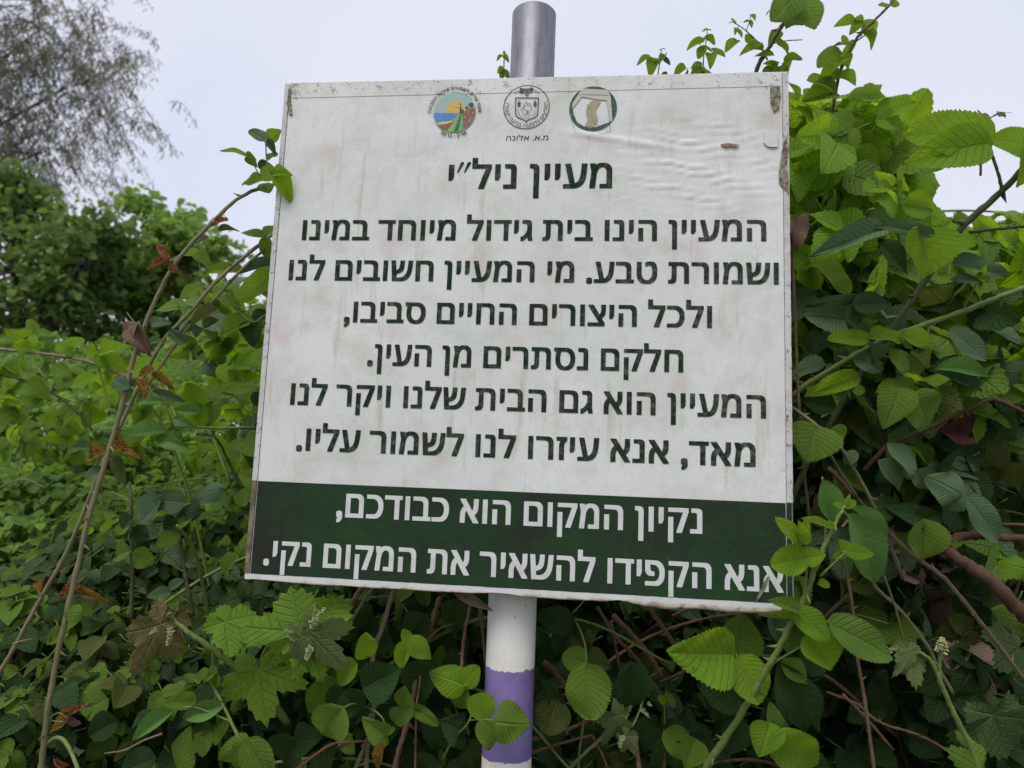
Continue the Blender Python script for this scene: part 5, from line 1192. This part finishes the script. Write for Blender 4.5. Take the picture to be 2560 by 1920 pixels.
# shoots against the sky, over the sign
cane('bramble_shoot', 'tall shoot with big lobed leaf rising above the sign near its right corner', 'shoot',
 [([(1590, 300, 1.2), (1632, 158, 1.14), (1660, 105, 1.12), (1692, 50, 1.1), (1730, -10, 1.08), (1755, -50, 1.07)], 4.6, 3.6, 'olive', .05), ([(1665, 95, 1.12), (1700, 88, 1.12), (1733, 86, 1.12)], 1.4, 1, 'olive', 0), ([(1658, 130, 1.12), (1640, 95, 1.12), (1610, 65, 1.12), (1588, 50, 1.12)], 1.8, 1.0, 'olive', .05), ([(1612, 66, 1.12), (1618, 50, 1.12), (1622, 32, 1.12)], 1.0, .8, 'olive', 0)],
 [(1720, -10, 1675, 36, 66, 'm', {'d': 1.07}), (1722, -2, 1758, 58, 80, 'm', {'d': 1.08}), (1728, 40, 1700, 60, 50, 'm', {'d': 1.1}), (1672, 20, 1652, 24, 22, 'd', {'d': 1.08}), (1680, 70, 1664, 92, 26, 'm'), (1684, 84, 1708, 108, 24, 'b'),
  (1648, 100, 1628, 96, 20, 'b'), (1640, 96, 1600, 108, 26, 'b'), (1612, 90, 1630, 78, 22, 'b'), (1668, 120, 1634, 112, 22, 'b'), (1590, 88, 1567, 108, 26, 'b'), (1592, 62, 1588, 76, 9, 'b'), (1596, 64, 1602, 80, 10, 'b'), (1588, 50, 1572, 46, 8, 'b'), (1588, 50, 1580, 40, 7, 'b'), (1622, 44, 1626, 60, 10, 'b'), (1618, 48, 1606, 46, 8, 'b'), (1620, 34, 1632, 44, 12, 'b'),
  (1696, 126, 1732, 122, 22, 'b'), (1690, 140, 1709, 160, 34, 'b'), (1680, 138, 1660, 128, 26, 'g'), (1672, 148, 1650, 136, 24, 'b'), (1672, 150, 1648, 162, 30, 'm'), (1684, 148, 1676, 166, 26, 'm'), (1680, 150, 1700, 168, 26, 'b')], d=1.12)
cane('bramble_shoot', 'second small shoot from the left above the right half of the sign', 'shoot',
 [([(1518, 230, 1.14), (1519, 165, 1.12), (1520, 125, 1.12), (1526, 85, 1.12), (1528, 62, 1.12)], 1.7, 1, 'green', .05)],
 [(1518, 92, 1484, 106, 22, 'b'), (1520, 100, 1510, 122, 22, 'b'), (1526, 78, 1546, 92, 18, 'b'), (1522, 82, 1506, 92, 18, 'b'), (1521, 104, 1542, 112, 22, 'b'), (1540, 106, 1566, 122, 20, 'b'), (1534, 118, 1536, 142, 24, 'b'), (1528, 65, 1518, 66, 6, 'b'), (1528, 63, 1536, 66, 6, 'b'), (1515, 140, 1496, 142, 22, 'b'), (1520, 150, 1508, 168, 24, 'm'), (1512, 148, 1492, 162, 20, 'm'), (1524, 150, 1532, 166, 24, 'b'), (1480, 150, 1455, 166, 24, 'b'), (1484, 150, 1478, 166, 10, 'm')], d=1.12)
cane('bramble_shoot', 'leftmost small shoot above the right half of the sign', 'shoot',
 [([(1416, 230, 1.14), (1421, 165, 1.12), (1426, 130, 1.12), (1429, 106, 1.12)], 1.7, 1, 'green', .05)],
 [(1404, 126, 1374, 136, 18, 'b'), (1410, 128, 1404, 164, 26, 'b'), (1418, 134, 1410, 128, 14, 'm'), (1432, 122, 1447, 140, 12, 'g'), (1436, 120, 1424, 140, 14, 'm'), (1429, 106, 1422, 106, 5, 'b'), (1429, 106, 1438, 106, 5, 'b'), (1430, 160, 1446, 166, 26, 'm')], d=1.12)
cane('bramble_shoot', 'tiny sprig peeping out left of the galvanised tube above the sign', 'shoot',
 [([(1083, 220, 1.12), (1087, 165, 1.1), (1089, 130, 1.1), (1088, 118, 1.1)], 1.6, 1, 'green', 0)],
 [(1088, 122, 1072, 128, 12, 'b'), (1089, 120, 1098, 130, 10, 'b'), (1088, 150, 1074, 158, 16, 'b'), (1088, 152, 1082, 172, 16, 'b'), (1090, 150, 1098, 168, 14, 'm'), (1090, 118, 1088, 108, 6, 'b')], d=1.1)
cane('bramble_shoot', 'tall arching shoot against the sky right of the sign', 'shoot',
 [([(1780, 330, 1.2), (1800, 230, 1.17), (1812, 165, 1.15), (1828, 125, 1.14), (1845, 93, 1.13), (1862, 68, 1.12), (1895, 38, 1.11), (1922, 10, 1.1), (1940, -20, 1.1)], 3.6, 2.4, 'tan', .05), ([(1846, 92, 1.13), (1870, 75, 1.12), (1888, 60, 1.12)], 1.6, 1, 'olive', 0), ([(1812, 160, 1.15), (1818, 130, 1.14), (1812, 105, 1.14)], 1.4, 1, 'olive', 0)],
 [(1843, 42, 1807, 50, 26, 'b'), (1846, 46, 1844, 66, 32, 'b'), (1846, 40, 1864, 38, 20, 'b'), (1870, 66, 1856, 78, 30, 'b'), (1872, 54, 1892, 80, 36, 'b'), (1864, 60, 1882, 36, 30, 'b'), (1866, 74, 1890, 98, 36, 'b'), (1832, 96, 1846, 122, 42, 'b'), (1828, 96, 1820, 76, 14, 'b'), (1822, 98, 1804, 92, 16, 'g'), (1810, 110, 1766, 142, 40, 'm'), (1816, 128, 1838, 150, 38, 'b'), (1818, 130, 1800, 148, 34, 'b'), (1918, 12, 1902, 4, 18, 'b'), (1924, 8, 1945, 4, 24, 'b'), (1868, 66, 1880, 44, 22, 'm'), (1808, 150, 1770, 178, 44, 'b', {'d': 1.14}), (1812, 160, 1850, 178, 44, 'b', {'d': 1.14}), (1800, 190, 1748, 168, 50, 'b', {'d': 1.15}), (1800, 200, 1735, 215, 56, 'm', {'d': 1.15}), (1850, 215, 1905, 165, 54, 'b', {'d': 1.15}), (1860, 220, 1935, 205, 50, 'b', {'d': 1.15}), (1900, 250, 1975, 218, 52, 'b', {'d': 1.14}), (1895, 262, 1968, 262, 50, 'b', {'d': 1.13}), (1718, 215, 1712, 175, 26, 'b', {'d': 1.14})], d=1.13)
cane('grapevine_tip', 'pale vine tip against the sky at the far right', 'vine',
 [([(2118, 380, 1.3), (2120, 320, 1.28), (2126, 280, 1.26), (2132, 262, 1.25), (2155, 245, 1.25), (2168, 243, 1.25)], 2.4, 1.5, 'olive', 0), ([(2235, 330, 1.3), (2228, 290, 1.28), (2226, 240, 1.27)], 1.6, 1, 'olive', .04), ([(2238, 440, 1.3), (2240, 380, 1.28), (2246, 320, 1.27), (2249, 245, 1.27)], 1.6, 1, 'red', .04)],
 [(2130, 262, 2112, 236, 22, 'W', 'gr'), (2134, 265, 2142, 286, 18, 'W', 'gr'), (2158, 246, 2186, 240, 18, 'W', 'gr'), (2160, 244, 2174, 256, 16, 'W', 'gr')], d=1.25)
# ------------------------------------------------------------------ thickets and trees
fr_ = random.Random(23)
def inpoly(x, y, poly):
    r = False
    for (x1, y1), (x2, y2) in zip(poly, poly[1:] + poly[:1]):
        if (y1 > y) != (y2 > y) and x < (x2 - x1) * (y - y1) / (y2 - y1) + x1: r = not r
    return r
def leaf_frame(p, size, out, up=.6, cam_=.5, jit=.5, droop=.25, rg=fr_):
    n = UP * up + TOCAM * cam_ + Vector((rg.uniform(-1, 1), rg.uniform(-1, 1), rg.uniform(-1, 1))) * jit
    a = rg.uniform(0, 2 * math.pi)
    y = Vector((math.cos(a), math.sin(a), 0)) + out * .5 + Vector((0, 0, rg.uniform(-.6, .3) - droop))
    s = size * rg.uniform(.7, 1.25)
    return frame(p, y, n, s, s)
def visible_uv(p):
    q = R.transposed() @ (p - CAM_O)
    if q.z <= .05: return None
    return ((q.x / q.z * F_PX + 1280) / VK, (q.y / q.z * F_PX + 960) / VK, q.z)
def on_sign(u, v): return 640 < u < 1690 and 180 < v < 1240
def bush(name, label, cat, pts, size, mats, stuffmat, nparts, group=None, lvl='mid', stems=6, up=.6, cam_=.5, jit=.5, smat='green'):
    """pts: leaf positions; the ones that show largest become leaf parts, the rest one stuff part"""
    cand = []
    for p in pts:
        q = visible_uv(p)
        if q is None: score = -1
        elif not (-30 < q[0] < 2242 and -30 < q[1] < 1690) or on_sign(q[0], q[1]): score = -1
        else: score = 1 / q[2]
        cand.append((score, p))
    cand.sort(key=lambda t: -t[0])
    base = sum((p for p in pts), Vector()) / len(pts)
    zb_ = min(p.z for p in pts)
    t = empty(name, Vector((base.x, base.y, max(0, zb_ - .2))), label, cat, group)
    parts = [c for c in cand[:nparts] if c[0] > 0]
    rest = cand[len(parts):]
    for sc, p in parts:
        M = leaf_frame(p, size, -TOCAM * 0, up, cam_, jit)
        mk = fr_.choice(mats)
        put('leaf', tri_mesh(lvl, fr_.randrange(5), mk), t, M)
    if rest:
        loc = Matrix.Translation(-t.location)
        xf = [(leaf_frame(p, size, Vector(), up, cam_, jit), fr_.randrange(5)) for sc, p in rest]
        put('foliage', scatter_mesh('foliage', TRI_LO, [LM[stuffmat], SM['green']], None, xf), t, kind='stuff')
    for k in range(stems):
        a = fr_.choice(pts)
        dr = Vector((fr_.uniform(-1, 1), fr_.uniform(-.6, .3), fr_.uniform(.0, .8))).normalized() * fr_.uniform(.25, .5)
        p0 = a - Vector((0, 0, .08))
        mb = MB(); pth = catmull([p0, p0 + dr * .5 + Vector((0, 0, .03)), p0 + dr + Vector((0, 0, -.02)), p0 + dr * 1.4 - Vector((0, 0, .12))], 6)
        q_ = [visible_uv(w) for w in pth]
        if any(w.y < .09 and abs(w.x) < .4 for w in pth) or any(q and q[1] < (780 if q[0] < 640 else 300) for q in q_): continue
        tube(mb, pth, .0035, .0018, 6, ridges=.05)
        put('stem', mb.mesh('stem', [SM[smat]]), t)
    return t
def vol(poly, d0, d1, n, bias=1.0):
    us = [p[0] for p in poly]; vs = [p[1] for p in poly]; out = []
    while len(out) < n:
        u, v = fr_.uniform(min(us), max(us)), fr_.uniform(min(vs), max(vs))
        if inpoly(u, v, poly): out.append(P(u, v, d0 + (d1 - d0) * fr_.random() ** bias))
    return out

# sloping bramble field on the left, one thing per clump
def top_z(x, d):
    return CAM_O.z - .36 + (d - 1.0) * .325 + .07 * math.sin(x * 3.1 + d * 1.7) + .05 * math.sin(x * 7 - d * 3) + .035 * math.sin(x * 13 + d * 9)
def field(d0, d1, u0, u1, n, thick=.35):
    out = []
    while len(out) < n:
        d = math.sqrt(fr_.uniform(d0 * d0, d1 * d1)); u = fr_.uniform(u0, u1)
        p = P(u, 1000, d)
        out.append(Vector((p.x, p.y, top_z(p.x, d) - thick * fr_.random() ** 2)))
    return out
GF = 'bramble clumps in the field left of the sign'
bush('bramble_bush', 'nearest low bramble clump in the bottom left corner', 'bush', field(1.12, 1.5, -250, 420, 800, .3), .07, 'mmdddo', 'E', 290, GF)
bush('bramble_bush', 'low bramble clump just behind the vine shoot', 'bush', field(1.12, 1.5, 420, 1000, 620, .3), .07, 'dddm', 'E', 220, GF)
bush('bramble_bush', 'bramble clump halfway up the left edge of the photo', 'bush', field(1.5, 2.1, -250, 280, 1300, .3), .06, 'mmmdd', 'F', 280, GF)
bush('bramble_bush', 'bramble clump left of the sign lower left corner', 'bush', field(1.5, 2.1, 280, 820, 1300, .3), .06, 'mmmddb', 'F', 280, GF)
bush('bramble_bush', 'small-leaved bramble clump in the middle distance at far left', 'bush', field(2.1, 3.0, -250, 300, 2800, .3), .055, 'mmmbd', 'F', 290, GF, up=.7)
bush('bramble_bush', 'small-leaved bramble clump in the middle distance near the sign', 'bush', field(2.1, 3.0, 300, 900, 2800, .3), .055, 'mmmbd', 'F', 290, GF, up=.7)
bush('bramble_bush', 'farthest bramble bank below the dark tree on the left', 'bush', field(3.0, 4.6, -250, 320, 4800, .35), .058, 'mmb', 'F', 290, GF, 'lo', up=.7)
bush('bramble_bush', 'farthest bramble bank behind the left sign edge', 'bush', field(3.0, 4.6, 320, 1000, 4800, .35), .058, 'mmb', 'F', 290, GF, 'lo', up=.7)
bush('bramble_bush', 'leafy sprays standing up on the skyline left of the long canes', 'bush', vol([(-60, 740), (60, 720), (180, 745), (260, 760), (430, 850), (560, 900), (560, 1000), (-60, 960)], 1.5, 2.0, 110), .08, 'mmb', 'F', 110, None, up=.3, cam_=.6)
bush('bramble_bush', 'bright leafy growth between the olive canes and the sign edge', 'bush', vol([(430, 560), (500, 600), (585, 640), (600, 1000), (430, 900), (400, 780)], 1.15, 1.7, 60), .085, 'mmbg', 'F', 60, None, up=.3, cam_=.7)

# thicket under and behind the sign (dark: shade put into the leaf colours, besides the leafy cover)
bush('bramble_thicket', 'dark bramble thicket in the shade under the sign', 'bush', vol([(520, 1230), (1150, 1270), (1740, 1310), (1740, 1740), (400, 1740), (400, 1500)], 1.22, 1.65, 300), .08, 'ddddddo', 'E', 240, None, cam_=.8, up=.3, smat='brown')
bush('bramble_thicket', 'tall mostly hidden bramble mass added behind the sign for shade', 'bush', vol([(700, 330), (1000, 260), (1650, 230), (1700, 1500), (900, 1560), (640, 1300)], 1.5, 2.6, 5200), .1, 'dd', 'E', 40, None, 'lo', smat='brown')  # added mass, mostly hidden by the sign, to shade the space below
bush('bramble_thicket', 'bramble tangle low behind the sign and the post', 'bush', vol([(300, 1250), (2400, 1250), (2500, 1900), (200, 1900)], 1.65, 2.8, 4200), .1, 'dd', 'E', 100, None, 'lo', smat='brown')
# right-hand bush
GR = 'leafy clumps of the bramble wall right of the sign'
bush('bramble_bush', 'bright bramble crown against the sky right of the sign', 'bush', vol([(1700, 215), (1850, 200), (1915, 230), (1950, 300), (1950, 400), (1960, 560), (1700, 560)], 1.08, 1.5, 175), .105, 'bbbm', 'Q', 210, GR, up=.15, cam_=.7, jit=.45)
bush('bramble_bush', 'bright loose brambles at the right edge of the photo', 'bush', vol([(1980, 480), (2060, 440), (2140, 470), (2260, 480), (2260, 900), (2000, 900)], 1.15, 1.9, 170), .105, 'bbm', 'Q', 230, GR, up=.2, cam_=.6)
bush('bramble_bush', 'deeper brambles behind the bright crown right of the sign', 'bush', vol([(1700, 330), (1880, 330), (1930, 450), (2000, 540), (2120, 680), (2300, 780), (2300, 900), (1690, 900)], 1.5, 2.3, 1100), .115, 'mmd', 'Q', 200, GR, up=.4, cam_=.5)
bush('bramble_bush', 'mid-height brambles against the sign right edge', 'bush', vol([(1700, 560), (2000, 560), (2240, 700), (2240, 1000), (1700, 1000)], 1.1, 1.5, 260), .105, 'mmmdbgo', 'Q', 240, GR, cam_=.6, up=.4)
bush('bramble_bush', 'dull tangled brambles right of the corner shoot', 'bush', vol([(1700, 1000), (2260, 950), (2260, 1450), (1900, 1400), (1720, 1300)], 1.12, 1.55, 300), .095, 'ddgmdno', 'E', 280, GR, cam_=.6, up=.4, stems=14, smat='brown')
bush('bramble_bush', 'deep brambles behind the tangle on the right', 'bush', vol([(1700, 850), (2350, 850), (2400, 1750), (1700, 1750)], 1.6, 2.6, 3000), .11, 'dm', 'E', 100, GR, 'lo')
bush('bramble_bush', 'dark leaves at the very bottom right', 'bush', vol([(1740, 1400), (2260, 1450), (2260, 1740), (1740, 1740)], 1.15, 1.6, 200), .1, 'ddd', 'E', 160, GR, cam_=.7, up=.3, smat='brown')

# trees
def blob_points(c, r, n, nc=26, sp=.17, rg=fr_):
    out = []
    clumps = [(Vector((rg.gauss(0, 1), rg.gauss(0, 1), rg.gauss(0, 1))).normalized() * rg.uniform(.45, 1.0)) for _ in range(nc)]
    for _ in range(n):
        k = rg.choice(clumps); q = Vector((rg.gauss(0, sp), rg.gauss(0, sp), rg.gauss(0, sp * .8)))
        out.append(c + Vector(((k.x + q.x) * r[0], (k.y + q.y) * r[1], (k.z + q.z) * r[2])))
    return out, [c + Vector((k.x * r[0], k.y * r[1], k.z * r[2])) for k in clumps]
def tree(name, label, base, crowns, size, mat, n, group=None, thin=None, trunk=.14, droop=.2, geo=None):
    t = empty(name, base, label, 'tree', group)
    fork = base + Vector((0, 0, (crowns[0][0].z - base.z) * .55))
    mb = MB(); tube(mb, catmull([base, base.lerp(fork, .5) + Vector((.06, .03, 0)), fork], 5), trunk, trunk * .7, 10, wob=.08)
    put('trunk', mb.mesh('trunk', [SM['bark']]), t)
    xf = []
    for c, r in crowns:
        pts, cl = blob_points(c, r, n, 60 if thin else 26, .3 if thin else .17)
        mb = MB(); tube(mb, catmull([fork, fork.lerp(c, .5) + Vector((0, 0, .1)), c], 5), trunk * .55, trunk * .25, 8, wob=.1)
        put('limb', mb.mesh('limb', [SM['bark']]), t)
        mb = MB()
        for q in (cl[:7] if thin else cl):
            bend = Vector((fr_.uniform(-.2, .2), fr_.uniform(-.2, .2), .12)) if thin else Vector((0, 0, .05))
            s0 = c + Vector((fr_.uniform(-.5, .3), fr_.uniform(-.3, .3), fr_.uniform(-.3, .2))) if thin else c
            tube(mb, catmull([s0, s0.lerp(q, .5) + bend, q], 4), trunk * .16, trunk * .04, 5)
        if thin:                                     # drooping twigs with leaves hanging along them
            pts = []
            for _ in range(n // 9):
                q = Vector((fr_.gauss(0, .5), fr_.gauss(0, .5), fr_.gauss(0, .5)))
                a = c + Vector((q.x * r[0], q.y * r[1], q.z * r[2]))
                dr = Vector((q.x + fr_.uniform(-.5, .5), q.y + fr_.uniform(-.5, .5), q.z + fr_.uniform(-.3, .5))).normalized() * fr_.uniform(.3, .6)
                e = a + dr - Vector((0, 0, .22))
                pw = catmull([a, a + dr * .55 + Vector((0, 0, .02)), e], 4)
                tube(mb, pw, .004, .002, 3)
                for w in pw[2:]:
                    for _k in range(3): pts.append(w + Vector((fr_.gauss(0, .035), fr_.gauss(0, .035), fr_.gauss(0, .03))))
        put('branches', mb.mesh('branches', [SM['bark']]), t, kind='stuff')
        for p in pts:
            nn = UP * .6 + Vector((fr_.uniform(-1, 1), fr_.uniform(-1, 1), fr_.uniform(-1, 1)))
            a = fr_.uniform(0, 6.283); y = Vector((math.cos(a), math.sin(a), fr_.uniform(-.7, .2) - droop))
            s = size * fr_.uniform(.6, 1.3)
            xf.append((frame(p, y, nn, s * (thin or .7), s), fr_.randrange(2)))
    put('crown', scatter_mesh('crown', LEAF_LO, [LM[mat]], None, xf), t, kind='stuff')
    return t
def gp(u, d):
    p = P(u, 1000, d); return Vector((p.x, p.y, 0))
tree('broadleaf_tree', 'dark broad-leaved tree at the left edge under the grey eucalyptus', gp(20, 7.5), [(P(40, 590, 7.5), (.85, .9, .9)), (P(130, 690, 7.3), (.9, .9, .65)), (P(30, 440, 7.8), (.5, .6, .45)), (P(190, 560, 7.2), (.5, .6, .5)), (P(-60, 700, 7.4), (.8, .8, .8))], .095, 'T', 1350)
tree('broadleaf_tree', 'green broad-leaved tree in the middle distance left of the sign', gp(330, 8.2), [(P(330, 520, 8.2), (.6, .6, .5)), (P(400, 570, 8.0), (.55, .6, .55)), (P(240, 600, 8.2), (.6, .7, .6)), (P(350, 680, 8.4), (.9, .8, .6)), (P(500, 720, 8.6), (.7, .8, .6)), (P(420, 780, 8.2), (.9, .8, .5))], .1, 'G', 1150)
tree('broadleaf_tree', 'low pale bushy tree just behind the left sign edge', gp(530, 6.8), [(P(530, 760, 6.8), (.5, .6, .45)), (P(440, 830, 6.6), (.6, .6, .35)), (P(600, 760, 6.8), (.5, .6, .55))], .08, 'G', 1000, trunk=.06)
tree('eucalyptus_tree', 'tall grey eucalyptus with fine drooping leaves in the upper left corner', gp(-520, 9.5),
 [(P(0, 20, 9.5), (1.3, 1.2, .7)), (P(50, 90, 9.4), (1.0, 1.0, .6)), (P(-10, 260, 9.4), (1.2, 1.1, .55)), (P(90, 330, 9.6), (.8, .8, .55)), (P(-100, 330, 9.6), (1.2, 1.2, 1.)), (P(140, 190, 9.3), (.95, .8, .6)), (P(20, 150, 9.5), (1.0, .8, .5))], .105, 'U', 1000, thin=.1, trunk=.055, droop=1.0)
tree('distant_tree', 'small dull green tree glimpsed through the brambles at the right edge', gp(2190, 14), [(P(2180, 600, 14), (1.0, 1.0, .8)), (P(2230, 570, 14), (.9, .9, .6))], .16, 'T', 600)
tree('distant_tree', 'low tree line glimpsed behind the brambles on the far right', gp(2050, 18), [(P(2000, 800, 18), (2.2, 1.2, .8)), (P(2200, 760, 18), (2.4, 1.2, 1.)), (P(2100, 900, 18), (3, 1.2, 1.4))], .2, 'T', 1500)
